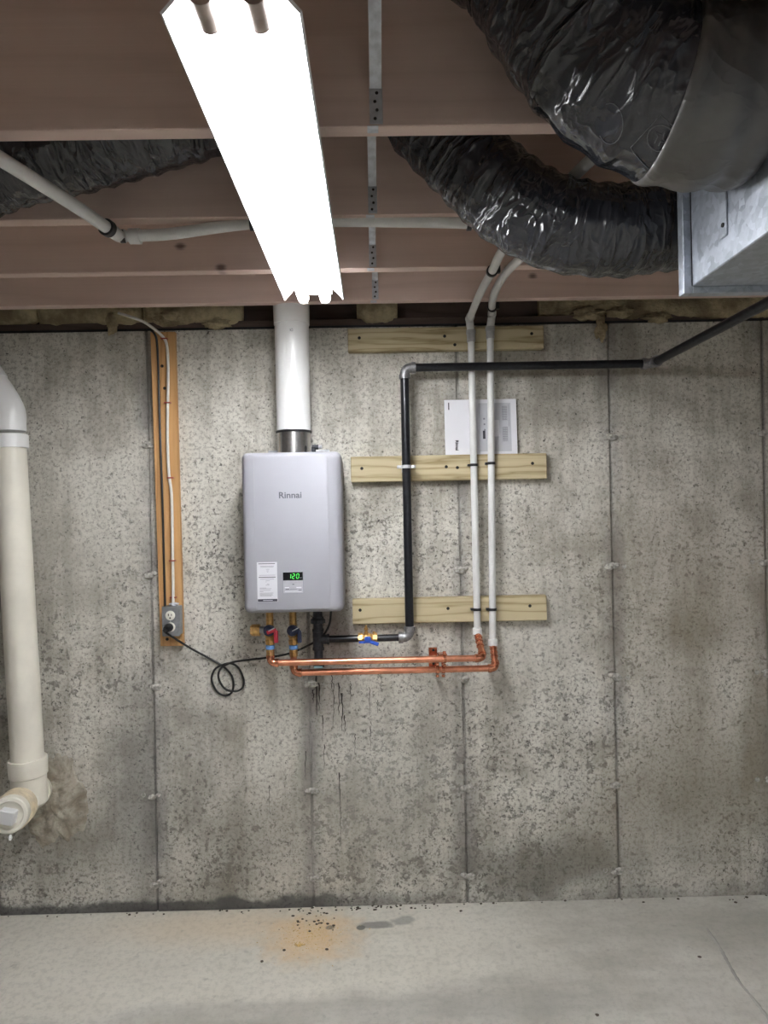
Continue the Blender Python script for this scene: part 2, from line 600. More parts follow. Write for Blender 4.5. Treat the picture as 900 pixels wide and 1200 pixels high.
M['wall'] = concrete_wall()
M['floor'] = concrete_floor()
M['plainwall'] = simple('plain_concrete', (.36, .35, .32), .85, var=.2, scale=4, bump=.2)
t = NT('smeared_mortar')
n1 = t.noise(9, 5, .65, dist=.6); n2 = t.noise(60, 5, .7)
col = t.mix(t.ramp(n1, .35, .65), (.24, .205, .155), (.50, .46, .385))
col = t.mix(t.math('MULTIPLY', t.ramp(n2, .48, .66), .5), col, (.16, .14, .115))
t.bump(t.math('ADD', n1, t.math('MULTIPLY', n2, .3)), .6, .012)
M['mortar'] = t.done(col, .85)
M['tie'] = simple('broken_tie_concrete', (.42, .405, .37), .85, var=.4, scale=90, bump=.5)

# ------------------------------------------------------------------ structure
b = MB().box((XL, YB, -.1), (XR, WY + .2, 0))
floor = tag(b.build('floor', M['floor'], origin=(0, 0, 0)), 'grey troweled concrete basement floor', kind='structure')

# wall: panels between form seams, grooves between them
b = MB()
xs = []
for i, s in enumerate(SEAMS):
    xs.append(s)
edges = [XL] + [s for s in xs if XL < s < XR] + [XR]
g = .0034
zz = [0.0, .4, .8, 1.2, 1.6, 2.0, WTOP]
for i in range(len(edges) - 1):
    off = [0, .0016, -.001, .001, 0, .0012][i % 6]
    a, c = edges[i] + (g if i else 0), edges[i + 1] - (g if i < len(edges) - 2 else 0)
    b.box((a, WY + off, 0), (c, WY + .2, WTOP), .0015)
    if i:
        b.box((edges[i] - g * 1.5, WY + .008, 0), (edges[i] + g * 1.5, WY + .19, WTOP - .002))
wall = tag(b.build('wall_back', M['wall'], origin=(0, 0, 0)), 'grey cast concrete basement wall with vertical form seams', kind='structure')

def lump(c, r, seed, n=2, k=.35):
    bm = bmesh.new()
    bmesh.ops.create_icosphere(bm, subdivisions=n, radius=1)
    vs = []
    for q in bm.verts:
        d = 1 + k * noise.noise(q.co * 1.9 + Vector((seed * 3.7, seed, 0)))
        vs.append(Vector(c) + Vector((q.co.x * r[0] * d, q.co.y * r[1] * d, q.co.z * r[2] * d)))
    fs = [[q.index for q in f.verts] for f in bm.faces]
    bm.free()
    return vs, fs

# remnants of form ties on the seams
for si, s in enumerate(SEAMS):
    if not -1.7 < s < 1.7: continue
    for zi, z0 in enumerate(TIE_Z):
        b = MB()
        for k in range(4):
            r = .009 + .008 * rnd.random()
            b.add(*lump((s + rnd.uniform(-.016, .016), WY - .001, z0 + rnd.uniform(-.008, .008)), (r * 1.3, .008, r * .8), si * 7 + zi * 3 + k))
        b.box((s - .003, WY - .012, z0 - .004), (s + .004, WY + .004, z0 + .003), .001)
        b.build('form_tie', M['tie'], wall)
        for k in (-1, 1):
            if rnd.random() < .7:
                rr = .009
                b = MB().lathe((s + k * (.045 + .01 * rnd.random()), WY + .002, z0 - .004 * k), (0, -1, 0), [(0, rr), (.0035, rr), (.0035, rr * .72), (.001, rr * .7)], 14)
                b.build('form_stud', M['tie'], wall)

# dark drips under the gas drip leg
b = MB()
for px, y1, y2, w in [(371, 792, 838, 4), (374, 800, 832, 3), (397, 800, 838, 2.2), (401, 812, 856, 2.6), (404, 838, 860, 2), (398, 905, 948, 2), (399, 945, 992, 1.4),
                      (380, 872, 902, 1.6), (433, 805, 838, 1.6), (434, 850, 880, 1.3), (316, 920, 954, 1.4), (416, 860, 884, 1.6), (358, 880, 910, 1.6), (367, 808, 824, 3),
                      (389, 790, 808, 2), (391, 800, 850, 1.2), (442, 820, 836, 1.4), (411, 800, 822, 1.5), (378, 838, 870, 1.3)]:
    pts = []
    k = 9
    for i in range(k + 1):
        u = i / k
        p = P(px + rnd.uniform(-.8, .8), y1 + (y2 - y1) * u, WY)
        pts.append((p, w * .0011 * (1 - .75 * u) * rnd.uniform(.6, 1.25)))
    vs, fs = [], []
    for p, ww in pts:
        vs += [(p.x - ww, WY - .0022, p.z), (p.x, WY - .0034, p.z), (p.x + ww, WY - .0022, p.z)]
    for i in range(k):
        for j in (0, 1):
            fs.append((i * 3 + j, i * 3 + j + 1, i * 3 + j + 4, i * 3 + j + 3))
    b.add(vs, fs)
b.build('drip_stain', M['tar'], wall)['kind'] = 'stuff'

# smeared mortar where the drain enters the wall
pc = P(52, 938, WY)
vs, fs = [], []
nr, na = 22, 96
for i in range(nr + 1):
    for j in range(na):
        a = 2 * math.pi * j / na
        u = i / nr
        rx, rz = .125 * u, .185 * u
        w = 1 + .30 * noise.noise(Vector((math.cos(a) * 1.4, math.sin(a) * 1.4, 4.2))) + .16 * noise.noise(Vector((math.cos(a) * 4, math.sin(a) * 4, 9.2))) + .10 * noise.noise(Vector((math.cos(a) * 9, math.sin(a) * 9, 1.2)))
        h = .009 * max(0, 1 - u) ** .7 + (.013 * noise.noise(Vector((math.cos(a) * u * 2.5, math.sin(a) * u * 4, 1.3))) + .007 * noise.noise(Vector((math.cos(a) * u * 7, math.sin(a) * u * 9, 3.3)))) * (1 - u ** 3)
        vs.append((pc.x + .03 + math.cos(a) * rx * w, WY - max(-.002, h) - (.0015 if i < nr else -.003), pc.z - .01 + math.sin(a) * rz * w))
for i in range(nr):
    for j in range(na):
        fs.append((i * na + j, i * na + (j + 1) % na, (i + 1) * na + (j + 1) % na, (i + 1) * na + j))
MB().add(vs, fs).build('mortar_patch', M['mortar'], wall, angle=60)

# dirt and crumbs along the foot of the wall
b = MB()
for i in range(90):
    x = rnd.uniform(-1.6, 1.6) if i < 40 else rnd.gauss(-.15, .22)
    s = rnd.uniform(.0015, .0045)
    b.add(*lump((x, WY - rnd.uniform(.003, .03), s * .5), (s * 1.4, s, s * .8), i, 1))
b.build('wall_foot_dirt', M['crumb'], wall)['kind'] = 'stuff'

# rough ridge left by trowelling in the floor at the right
b = MB()
pp = [PZ(x, y, 0) for x, y in ((828, 1088), (842, 1108), (852, 1126), (866, 1150), (884, 1172), (905, 1200), (930, 1240))]
pp = spline(pp, 8)
vs, fs = [], []
for i, p in enumerate(pp):
    w = .006 + .010 * abs(noise.noise(Vector((i * .37, 2, 0))))
    h = .0025 + .003 * abs(noise.noise(Vector((i * .5, 0, 5))))
    vs += [(p.x - w, p.y, -.001), (p.x, p.y, h), (p.x + w, p.y, -.001)]
for i in range(len(pp) - 1):
    for j in (0, 1):
        fs.append((i * 3 + j, i * 3 + j + 1, i * 3 + j + 4, i * 3 + j + 3))
b.add(vs, fs)
b.build('trowel_ridge', M['plainwall'], floor)

# other walls of the room, outside the frame
for nm, a, c in (('wall_left', (XL - .2, YB, 0), (XL, WY + .2, WTOP)), ('wall_right', (XR, YB, 0), (XR + .2, WY + .2, WTOP)), ('wall_front', (XL, YB - .2, 0), (XR, YB, WTOP))):
    tag(MB().box(a, c).build(nm, M['plainwall']), 'plain concrete wall outside the view', kind='structure')

# ceiling: subfloor with joists
ceil = tag(MB().box((XL - .2, YB - .2, JB + JH), (XR + .2, WY + .2, JB + JH + .02)).build('ceiling', M['subfloor']), 'wooden subfloor on exposed joists', kind='structure')
JY = [2.485, 2.155, 1.77, 1.363, .955, .55, .145, -.26, -.665, -1.07, -1.475, -1.88, -2.285, -2.69, -3.095, -3.5, -3.9]
for y in JY:
    MB().box((XL - .1, y, JB), (XR + .1, y + .038, JB + JH), .002).build('joist', M['joist'], ceil)
sill = tag(MB().box((XL, WY + .015, WTOP), (XR, WY + .155, WTOP + .038), .002).build('trim_1', M['darkwood']), 'dark sill plate on top of the concrete wall', kind='structure')
rim = tag(MB().box((XL, WY + .10, WTOP + .038), (XR, WY + .14, JB + JH), .002).build('trim_2', M['darkwood']), 'dark rim joist above the sill plate', kind='structure')
tag(MB().box((XL, WY + .004, WTOP), (XR, WY + .0148, WTOP + .010), .001).build('trim_3', M['black_plastic']), 'thin black strip on the wall top', kind='structure')  # black strip along the inner top edge of the wall

# ------------------------------------------------------------------ glass wool in the rim
def wool(x1, x2, label, seed, tufts=()):
    n, k = max(8, int((x2 - x1) / .018)), 20
    vs, fs = [], []
    cy, cz = WY + .035, WTOP + .10
    for i in range(n + 1):
        u = i / n
        x = x1 + (x2 - x1) * u
        e = min(1, 5 * u, 5 * (1 - u)) ** .5
        for j in range(k):
            a = 2 * math.pi * j / k
            q = Vector((x * 5, math.cos(a) * 1.1, math.sin(a) * 1.1 + seed * 5))
            d = 1 + .35 * noise.noise(q) + .16 * noise.noise(q * 3.1) + .07 * noise.noise(q * 8)
            yy = cy + math.cos(a) * .045 * d * (.4 + .6 * e)
            z = cz + math.sin(a) * .095 * d * (.6 + .4 * e)
            vs.append((x, yy, max(z, WTOP + .010)))
    for i in range(n):
        for j in range(k):
            fs.append((i * k + j, i * k + (j + 1) % k, (i + 1) * k + (j + 1) % k, (i + 1) * k + j))
    fs.append(tuple(range(k))); fs.append(tuple(range(n * k, n * k + k)))
    root = thing('insulation_batt', ((x1 + x2) / 2, cy, WTOP + .01), label, 'insulation', 'glass wool stuffed above the wall')
    MB().add(vs, fs).build('batt', M['wool'], root, angle=70)
    for (px, py, Y, rx, rz, sd) in tufts:
        p = P(px, py, Y)
        vs, fs = lump(p, (rx, .022, rz), sd, 3, .7)
        MB().add(vs, fs).build('tuft', M['wool'], root, angle=70)
    return root

X = lambda px, y=375, Y=WY: P(px, y, Y).x
wool(XL + .1, X(40), 'brownish glass wool batt above the wall at the far left', 1)
wool(X(42), X(163), 'glass wool batt left of the white cable, with a hanging tuft', 2, [(131, 380, WY - .01, .020, .040, 4)])
wool(X(166), X(283), 'crumpled glass wool batt between the white cable and the vent pipe', 3, [(255, 380, WY + .0, .05, .02, 6), (200, 370, WY, .04, .02, 2)])
wool(X(418), X(466), 'small dark glass wool batt right of the vent pipe, over the top board', 5)
wool(X(634), XR - .1, 'yellow glass wool batt above the wall at right, with torn tufts', 6,
     [(704, 384, WY - .012, .022, .045, 3), (690, 368, WY, .06, .025, 5), (725, 366, WY, .05, .022, 8), (770, 372, WY, .05, .02, 9)])

# ------------------------------------------------------------------ steel bridging between joists
LBL = ['galvanized bridging strap on the nearest joist, right of the lamp at top', 'galvanized bridging strap on the second visible joist from the top of the photo',
       'galvanized bridging strap on the third visible joist, above the white pipe run end', 'shortest galvanized bridging strap, on the joist nearest the wall']
LBL[2] = 'galvanized bridging strap ending on the third visible joist, just below the white pipe'
PX = [(441, 148), (437, 252), (437, 314), (440, 353)]
for i, (yf, yn) in enumerate(((1.363, .955), (1.77, 1.363), (2.155, 1.77), (2.485, 2.155))):
    x = P(PX[i][0], PX[i][1], yf).x
    root = thing('bridging_strap', (x, yf - .002, JB + .006), LBL[i], 'bracing', 'steel bridging between the joists')
    w = .0105 if i else .012
    b = MB()
    lo = Vector((x, yf - .003, JB + .075)); hi = Vector((x, yn + .042, JB + JH - .012))
    d = (hi - lo).normalized(); nrm = Vector((0, -d.z, d.y))
    for s, t0 in ((1, 0), (-1, 0)):
        pass
    # angle section: a flat and a folded lip
    c8 = []
    for p in (lo, hi):
        c8 += [p + Vector((-w, 0, 0)), p + Vector((w, 0, 0)), p + Vector((w, 0, 0)) + nrm * .002, p + Vector((-w, 0, 0)) + nrm * .002]
    fs = [(0, 1, 2, 3), (7, 6, 5, 4), (0, 4, 5, 1), (1, 5, 6, 2), (2, 6, 7, 3), (3, 7, 4, 0)]
    b.add(c8, fs)
    c8 = []
    for p in (lo, hi):
        q = p + Vector((-w, 0, 0))
        c8 += [q, q + Vector((.002, 0, 0)), q + Vector((.002, 0, 0)) - nrm * .009, q - nrm * .009]
    b.add(c8, fs)
    b.build('strap', M['zinc'], root)
    b = MB().box((x - w * 1.1, yf - .003, JB + .004), (x + w * 1.1, yf - .0005, JB + .078), .0006)
    tab = b.build('nailing_tab', M['zinc'], root)
    b = MB()
    for k in range(4):
        b.lathe((x + (.002 if k % 2 else -.002), yf - .0029, JB + .014 + k * .017), (0, -1, 0), [(0, .0034), (.0006, .0034), (.0006, .002)], 10)
    b.build('nail_holes', M['screw'], tab)
    b = MB().box((x - .018, yf - .004, JB - .0015), (x + .004, yf + .022, JB - .0002), .0004)
    b.build('hook_tab', M['zinc'], root)

# ------------------------------------------------------------------ shop light, plus unseen fill lamps added behind the camera
def shop_light(xc, y0, label):
    L = 1.2
    zr = CAMZ + .672
    root = thing('shop_light', (xc, y0 + L / 2, zr), label, 'light', 'fluorescent shop lights under the joists')
    # reflector: folded sheet extruded along Y
    prof = [(-.094, -.006), (-.0905, -.010), (-.055, .030), (.055, .030), (.0905, -.010), (.094, -.006), (.058, .034), (-.058, .034)]
    vs = [(xc + x, y, zr + z) for y in (y0, y0 + L + .018) for x, z in prof]
    k = len(prof)
    fs = [(i, (i + 1) % k, k + (i + 1) % k, k + i) for i in range(k)] + [(0, 1, 2, 7), (2, 3, 6, 7), (3, 4, 5, 6), (8, 9, 10, 15), (10, 11, 14, 15), (11, 12, 13, 14)]
    MB().add(vs, fs).build('reflector', M['enamel'], root, smooth=False)
    MB().box((xc - .052, y0 + .01, zr + .035), (xc + .052, y0 + L + .034, JB - .001), .004).build('ballast_housing', M['enamel'], root)
    MB().box((xc - .012, y0 + .02, zr + .020), (xc + .012, y0 + L - .02, zr + .0298), .002).build('centre_channel', M['enamel'], root)
    for s in (-1, 1):
        x = xc + s * .034
        z = zr + .001
        T = y0 + .030
        tb = MB().tube([(x, T, z), (x, T + .02, z), (x, T + L - .02, z), (x, T + L, z)], .0165, 16).build('fluorescent_tube', M['tube'], root)
        for a, c in ((T - .055, T), (T + L - .001, T + L + .0048)):
            MB().tube([(x, a, z), (x, c, z)], .0172, 16).build('end_cap', M['capmetal'], tb)
        MB().box((x - .013, y0 + L + .0352, z - .015), (x + .013, y0 + L + .0425, zr + .0138), .002).build('lampholder', M['enamel'], root)
        MB().box((x - .012, T - .058, z - .004), (x + .012, T - .046, zr + .0298), .002).build('lampholder', M['enamel'], root)
    MB().box((xc - .056, y0 + L + .035, zr + .014), (xc + .056, y0 + L + .043, JB - .001), .001).build('end_plate', M['enamel'], root)
    for s in (-1, 1):
        MB().box((xc + s * .056 - .0014, y0 + .002, zr + .0262), (xc + s * .056 + .0014, y0 + L - .002, zr + .0292)).build('fold_shade', M['seam_dark'], root)  # black strips paint in the shading line of the reflector folds
    return root

shop_light(-.178, .905, 'bright white fluorescent shop light with two bare tubes under the joists')
shop_light(-.178, -2.3, 'added unseen fluorescent fill light behind the camera, in line with the bright one')  # lamp added out of view to brighten the joists
shop_light(1.75, -1.9, 'added unseen fluorescent fill light behind the camera, over the right side of the room')  # another added lamp, out of view, lifts the right side

# ------------------------------------------------------------------ lumber on the wall
def screws(root, pts, Y):
    first = None
    for px, py in pts:
        p = P(px, py, Y)
        if first is None:
            first = MB().lathe((p.x, Y + .001, p.z), (0, -1, 0), [(0, .0062), (.0022, .0062), (.0026, .005), (.0012, .002)], 12).build('screw', M['screw'], root)
            off = WO[first.name] - Vector((p.x, Y, p.z))
        else:
            copy_part(first, root, Vector((p.x, Y, p.z)) + off)

TH = .038
BF = WY - TH                      # face of the boards
def board(px1, px2, py1, py2, label, sc_pts):
    a, c = P(px1, (py1 + py2) / 2, BF), P(px2, (py1 + py2) / 2, BF)
    pm = P((px1 + px2) / 2, py1, BF); pn = P((px1 + px2) / 2, py2, BF)
    root = thing('backing_board', ((a.x + c.x) / 2, WY, pn.z), label, 'board', 'lumber boards on the wall')
    MB().box((a.x, BF, pn.z), (c.x, WY - .0005, pm.z), .003).build('plank', M['treated'], root)
    screws(root, sc_pts, BF)
    return pn.z, pm.z
board(407.5, 637.5, 383, 410, 'shaded lumber board at the top of the wall, highest of three', [(421, 396), (521, 394), (623, 391), (533, 404)])
MIDZ = board(411, 641, 533, 563, 'pale lumber board behind the pipes under the paper booklet', [(424, 549), (523, 547), (624, 543), (536, 548)])
board(413, 641, 700, 729.5, 'pale lumber board lowest of three, above the copper pipes', [(422, 715), (525, 713), (621, 710)])

# upright board with the outlet
UT = .022
UF = WY - UT
a, c = P(190.5, 389, UF), P(201.5, 757, UF)
root = thing('outlet_board', (c.x, WY, c.z), 'orange-brown upright board carrying the outlet, left of the water heater', 'board')
hw = .0475
vs = [(a.x - hw, UF, a.z), (a.x + hw, UF, a.z), (c.x + hw * .93, UF, c.z), (c.x - hw * .93, UF, c.z)]
vs += [(x, WY - .0005, z) for x, y, z in vs]
MB().add(vs, [(0, 1, 2, 3), (7, 6, 5, 4), (0, 4, 5, 1), (1, 5, 6, 2), (2, 6, 7, 3), (3, 7, 4, 0)]).build('plank', M['stud'], root, smooth=False)
screws(root, [(190, 429), (193, 455), (196, 749)], UF)

# ------------------------------------------------------------------ outlet box, cable, cord
oz0, oz1 = P(201, 745, UF - .05).z, P(201, 711, UF - .05).z
ox = P(200.5, 728, UF - .05).x
root = thing('outlet_box', (ox, UF, oz0), 'grey metal outlet box with duplex receptacle on the upright board', 'outlet')
MB().box((ox - .031, UF - .048, oz0), (ox + .031, UF - .0005, oz1), .004, seg=2).build('box', M['boxgrey'], root)
cov = MB().box((ox - .034, UF - .052, oz0 - .002), (ox + .034, UF - .0482, oz1 + .002), .003).build('cover_plate', M['boxgrey'], root)
for k, zc in enumerate((oz0 + (oz1 - oz0) * .70, oz0 + (oz1 - oz0) * .30)):
    rc = MB().lathe((ox - .002, UF - .0515, zc), (0, -1, 0), [(0, .0185), (.004, .0180), (.0045, .016)], 24).build('receptacle', M['ivory'], root)
    if k == 0:
        for dx, dz, w, h in ((-.006, .003, .0014, .0045), (.006, .003, .0014, .0038)):
            MB().box((ox - .002 + dx - w, UF - .0568, zc + dz - h), (ox - .002 + dx + w, UF - .0555, zc + dz + h)).build('slot', M['screw'], rc)
        MB().lathe((ox - .002, UF - .0555, zc - .009), (0, -1, 0), [(0, .003), (.0012, .003)], 10).build('slot', M['screw'], rc)
MB().lathe((ox - .002, UF - .0515, (oz0 + oz1) / 2), (0, -1, 0), [(0, .003), (.0015, .0026)], 10).build('screw', M['zinc'], root)
b = MB().tube([(ox + .004, UF - .022, oz1), (ox + .004, UF - .022, oz1 + .012)], .011, 14)
b.box((ox - .014, UF - .032, oz1 + .004), (ox + .022, UF - .012, oz1 + .010), .002)
b.build('cable_clamp', M['zinc'], root)

cpts = [(139, 367), (152, 371), (168, 377), (180, 385), (192, 396), (196, 408), (197, 430), (197, 455), (196.5, 480), (196.5, 520), (198, 555), (201, 580), (202, 620), (202.5, 660), (203, 690), (203, 709)]
cy = [WY - .03, WY - .06, WY - .06, WY - .05] + [UF - .008] * 11 + [UF - .020]
root = thing('white_cable', P(203, 709, UF - .02), 'white electrical cable with red staples running down to the outlet box', 'cable')
MB().tube(spline([P(x, y, w) for (x, y), w in zip(cpts, cy)], 8), .0055, 10).build('jacket', M['cable'], root)
first = None
for px, py in ((192.5, 397), (196.5, 472), (200, 560), (202, 657), (203, 700)):
    p = P(px, py, UF - .008)
    if first is None:
        b = MB().box((p.x - .0125, UF - .0165, p.z - .0025), (p.x + .0125, UF - .013, p.z + .0025), .001)
        for s in (-1, 1):
            b.box((p.x + s * .0095, UF - .0135, p.z - .002), (p.x + s * .0122, UF - .0005, p.z + .002))
        first = b.build('staple', M['staple'], root)
        off = WO[first.name] - p
    else:
        copy_part(first, root, p + off)

dpts = [(176, 386), (181.5, 392), (184, 402), (185.5, 430), (186.5, 470), (188, 520), (189.5, 560), (191, 610), (192, 650), (193, 690), (193.6, 712)]
root = MB().tube(spline([P(x, y, UF - .0046 if i > 1 else UF - .012) for i, (x, y) in enumerate(dpts)], 6), .0042, 8).build('thin_black_line', M['rubber'])  # thin dark line down the board, built as a slim tube
tag(root, 'thin black line running down the upright board left of the white cable', 'cable')

# power cord with plug
plug = P(197, 734, UF - .07)
zc = oz0 + (oz1 - oz0) * .30
root = thing('power_cord', P(262, 815, WY - .02), 'black power cord looped between the outlet and the water heater', 'cord')
b = MB().tube([(ox - .006, UF - .0562, zc), (ox - .007, UF - .068, zc), (ox - .009, UF - .082, zc - .003)], [.0165, .0165, .0125], 18)
b.tube([(ox - .009, UF - .078, zc - .003), (ox - .020, UF - .084, zc - .010)], [.009, .006], 12)
b.build('plug', M['black_plastic'], root)
k = WY - .010
cp = [(ox - .018, UF - .082, zc - .009), P(193.6, 741, UF - .07), P(203, 747, UF - .045), P(225.6, 761, k - .02), P(244.5, 771, k), P(261.5, 781, k), P(271, 791, k), P(273.7, 802.5, k), P(271, 812, k), P(263, 815, k), P(254, 810, k),
      P(248, 797, k), P(251, 785.5, k - .004), P(259.6, 779.4, k - .009), P(271, 777.5, k - .012), P(280, 783.6, k - .009), P(285.6, 797, k - .008), P(284, 806, k - .008), P(276.6, 810, k - .010), P(265, 808, k - .011),
      P(257.7, 799, k - .010), P(256, 789, k - .012), P(261.5, 781, k - .018), P(274.7, 775.6, k - .024), P(293.6, 773, k - .03), P(312.5, 770.7, k - .035), P(338, 766, k - .04), P(364, 755, k - .038), P(379, 744, k - .038), P(386, 731, k - .055), P(388, 716, k - .075)]
MB().tube(spline(cp, 7), .0042, 10).build('cord', M['rubber'], root)

# ------------------------------------------------------------------ water heater
HF = WY - .285                    # front of the cover
hx = (P(282, 625, HF).x + P(402, 625, HF).x) / 2
hz0, hz1 = P(343, 719, HF).z, P(343, 529, HF).z
hw, hh, hc = .1775, (hz1 - hz0) / 2, (hz0 + hz1) / 2
HC = WY - .14                     # axis of the flue
heater = thing('water_heater', (hx, WY, hz0), 'silver wall-mounted tankless water heater with green digital display', 'water heater')

def ring_mesh(specs, cornerseg=6):
    """specs: (half width, half height, corner radius, y)"""
    vs, fs = [], []
    n = 4 * (cornerseg + 1)
    for w, h, r, y in specs:
        for q, (sx, sz) in enumerate(((1, 1), (-1, 1), (-1, -1), (1, -1))):
            for i in range(cornerseg + 1):
                a = math.pi / 2 * (q + i / cornerseg)
                vs.append((hx + sx * (w - r) + math.cos(a) * r, y, hc + sz * (h - r) + math.sin(a) * r))
    for i in range(len(specs) - 1):
        for j in range(n):
            fs.append((i * n + j, i * n + (j + 1) % n, (i + 1) * n + (j + 1) % n, (i + 1) * n + j))
    fs.append(tuple(range(n)))
    k = len(specs) - 1
    fs.append(tuple(range(k * n, k * n + n)))
    return vs, fs

MB().add(*ring_mesh([(hw - .006, hh - .010, .012, WY - .012), (hw - .006, hh - .010, .012, HF + .085)])).build('case', M['case'], heater)
MB().add(*ring_mesh([(hw - .002, hh - .002, .02, HF + .0855), (hw - .002, hh - .002, .02, HF + .0895)])).build('gasket', M['seam_dark'], heater)
cover = MB().add(*ring_mesh([(hw, hh, .022, HF + .085), (hw, hh, .022, HF + .034), (hw - .002, hh - .001, .022, HF + .026), (hw - .008, hh - .004, .022, HF + .015), (hw - .018, hh - .008, .020, HF + .007),
                          (hw - .034, hh - .012, .018, HF + .003), (hw - .042, hh - .014, .016, HF + .0012), (hw - .047, hh - .016, .014, HF)], 8)).build('front_cover', M['silver'], heater, angle=25)
for s in (-1, 1):
    MB().box((hx + s * .13 - .0006, HF - .0004, hz0 + .02), (hx + s * .13 + .0006, HF + .003, hz1 - .02)).build('crease_line', M['case'], cover)
MB().box((hx - .12, WY - .012, hz1 - .012), (hx + .12, WY - .0005, hz1 + .03), .002).build('wall_bracket', M['zinc'], heater)
MB().box((hx - .12, WY - .012, hz0 - .012), (hx + .12, WY - .0005, hz0 + .03), .002).build('wall_bracket', M['zinc'], heater)
# flue collar and small fittings on the top
fx = P(344.5, 515, HC).x
zc0, zc1 = hz1 - .012, P(344, 508, HC).z
MB().lathe((fx, HC, zc0), (0, 0, 1), [(0, .068), (.008, .068), (.008, .0625), (zc1 - zc0 + .02, .0625)], 40).build('flue_collar', M['steel'], heater)
MB().lathe((fx, HC, zc1 + .001), (0, 0, 1), [(0, .0655), (.004, .0675), (.008, .0655)], 40).build('flue_gasket', M['black_plastic'], heater)
p = P(370, 524, HC - .04)
b = MB().tube([(p.x - .008, p.y, hz1 - .011), (p.x - .008, p.y, p.z)], .008, 12)
b.tube([(p.x - .014, p.y, p.z), (p.x + .010, p.y, p.z)], .009, 12)
b.build('test_port', M['darkfit'], heater)
MB().tube([(p.x + .010, p.y, p.z), (p.x + .022, p.y - .002, p.z + .001)], .0065, 12).build('port_cap', M['white_clamp'], heater)
p = P(304, 526, HC)
b = MB().tube(spline([(p.x - .012, p.y, hz1 - .012), (p.x - .008, p.y, hz1 + .004), (p.x + .008, p.y, hz1 + .004), (p.x + .012, p.y, hz1 - .012)], 5), .002, 8)
b.build('lifting_loop', M['zinc'], heater)

def text(s, size, loc, mat, parent, name='lettering', roll=0.0, bold=0.0, sx=1.0):
    cu = bpy.data.curves.new('tmp_text', 'FONT')
    cu.body = s
    cu.size = size
    cu.align_x = 'CENTER'; cu.align_y = 'CENTER'
    cu.extrude = .0003
    cu.offset = bold
    cu.resolution_u = 3
    o = bpy.data.objects.new('tmp_text', cu)
    COL.objects.link(o)
    dg = bpy.context.evaluated_depsgraph_get()
    me = bpy.data.meshes.new_from_object(o.evaluated_get(dg))
    R = Matrix.Rotation(roll, 4, 'Y') @ Matrix.Rotation(math.pi / 2, 4, 'X') @ Matrix.Diagonal((sx, 1, 1, 1))
    b = MB().add([R @ v.co + Vector(loc) for v in me.vertices], [tuple(p.vertices) for p in me.polygons])
    bpy.data.objects.remove(o); bpy.data.curves.remove(cu); bpy.data.meshes.remove(me)
    return b.build(name, mat, parent, smooth=False)

p = P(340, 580.5, HF)
text('Rinnai', .031, (p.x, HF - .0006, p.z), M['logo_ink'], heater, 'brand_lettering', bold=.0006, sx=1.08)

def line(b, x1, x2, z, Y, h=.0012):
    b.box((x1, Y - .0004, z - h / 2), (x2, Y + .0002, z + h / 2))

# warning label on the cover
a, c = P(301, 659, HF), P(325.5, 705, HF)
lab = MB().box((a.x, HF - .0006, c.z), (c.x, HF + .0004, a.z)).build('warning_label', M['label_paper'], heater)
w = c.x - a.x; h = a.z - c.z
Yl = HF - .0009
MB().box((a.x + .001, Yl - .0001, c.z + .001), (c.x - .001, Yl + .0004, c.z + h * .07)).build('label_footer', M['ink'], lab)
b = MB()
for u1, u2, v, hh2 in ((.07, .9, .96, .0022), (.08, .92, .62, .0024)):
    line(b, a.x + w * u1, a.x + w * u2, c.z + h * v, Yl, hh2)
b.build('label_print', M['ink'], lab)['kind'] = 'stuff'
b = MB()
for u1, u2, v in ((.15, .85, .90), (.18, .82, .875), (.45, .62, .82), (.47, .58, .78), (.5, .56, .75), (.12, .9, .67), (.15, .85, .57), (.42, .46, .50), (.42, .62, .53), (.48, .6, .45), (.42, .6, .42),
                  (.12, .45, .35), (.12, .7, .33), (.12, .65, .29), (.12, .3, .26), (.12, .8, .22), (.12, .75, .195), (.12, .78, .17), (.12, .7, .145)):
    line(b, a.x + w * u1, a.x + w * u2, c.z + h * v, Yl)
b.build('label_print', M['ink_soft'], lab)['kind'] = 'stuff'
line(b2 := MB(), a.x + w * .28, a.x + w * .75, c.z + h * .036, Yl - .0003, .002)
b2.build('label_print', M['label_paper'], lab)

# control panel
a, c = P(331.5, 670.5, HF), P(355.5, 695, HF)
pan = MB().box((a.x, HF - .0015, c.z), (c.x, HF + .0004, a.z), .0005).build('control_panel', M['panel_grey'], heater)
w, h = c.x - a.x, a.z - c.z
zs = c.z + h * .61
dis = MB().box((a.x + .0005, HF - .0026, zs), (c.x - .0005, HF - .0012, a.z - .0005), .0004).build('display', M['screen'], heater)
dz = (zs + a.z) / 2
def seg7(b, x, z, hgt, on):
    wd, th = hgt * .5, hgt * .13
    sl = lambda zz: (zz - z) * .12
    S = {'a': (0, hgt / 2, 1), 'g': (0, 0, 1), 'd': (0, -hgt / 2, 1), 'f': (-wd / 2, hgt / 4, 0), 'b': (wd / 2, hgt / 4, 0), 'e': (-wd / 2, -hgt / 4, 0), 'c': (wd / 2, -hgt / 4, 0)}
    for k in on:
        dx, dz_, hor = S[k]
        if hor: b.box((x + dx - wd / 2 + th * .4 + sl(z + dz_), HF - .0031, z + dz_ - th / 2), (x + dx + wd / 2 - th * .4 + sl(z + dz_), HF - .0025, z + dz_ + th / 2))
        else: b.box((x + dx - th / 2 + sl(z + dz_), HF - .0031, z + dz_ - hgt / 4 + th * .4), (x + dx + th / 2 + sl(z + dz_), HF - .0025, z + dz_ + hgt / 4 - th * .4))
b = MB()
hg = .016
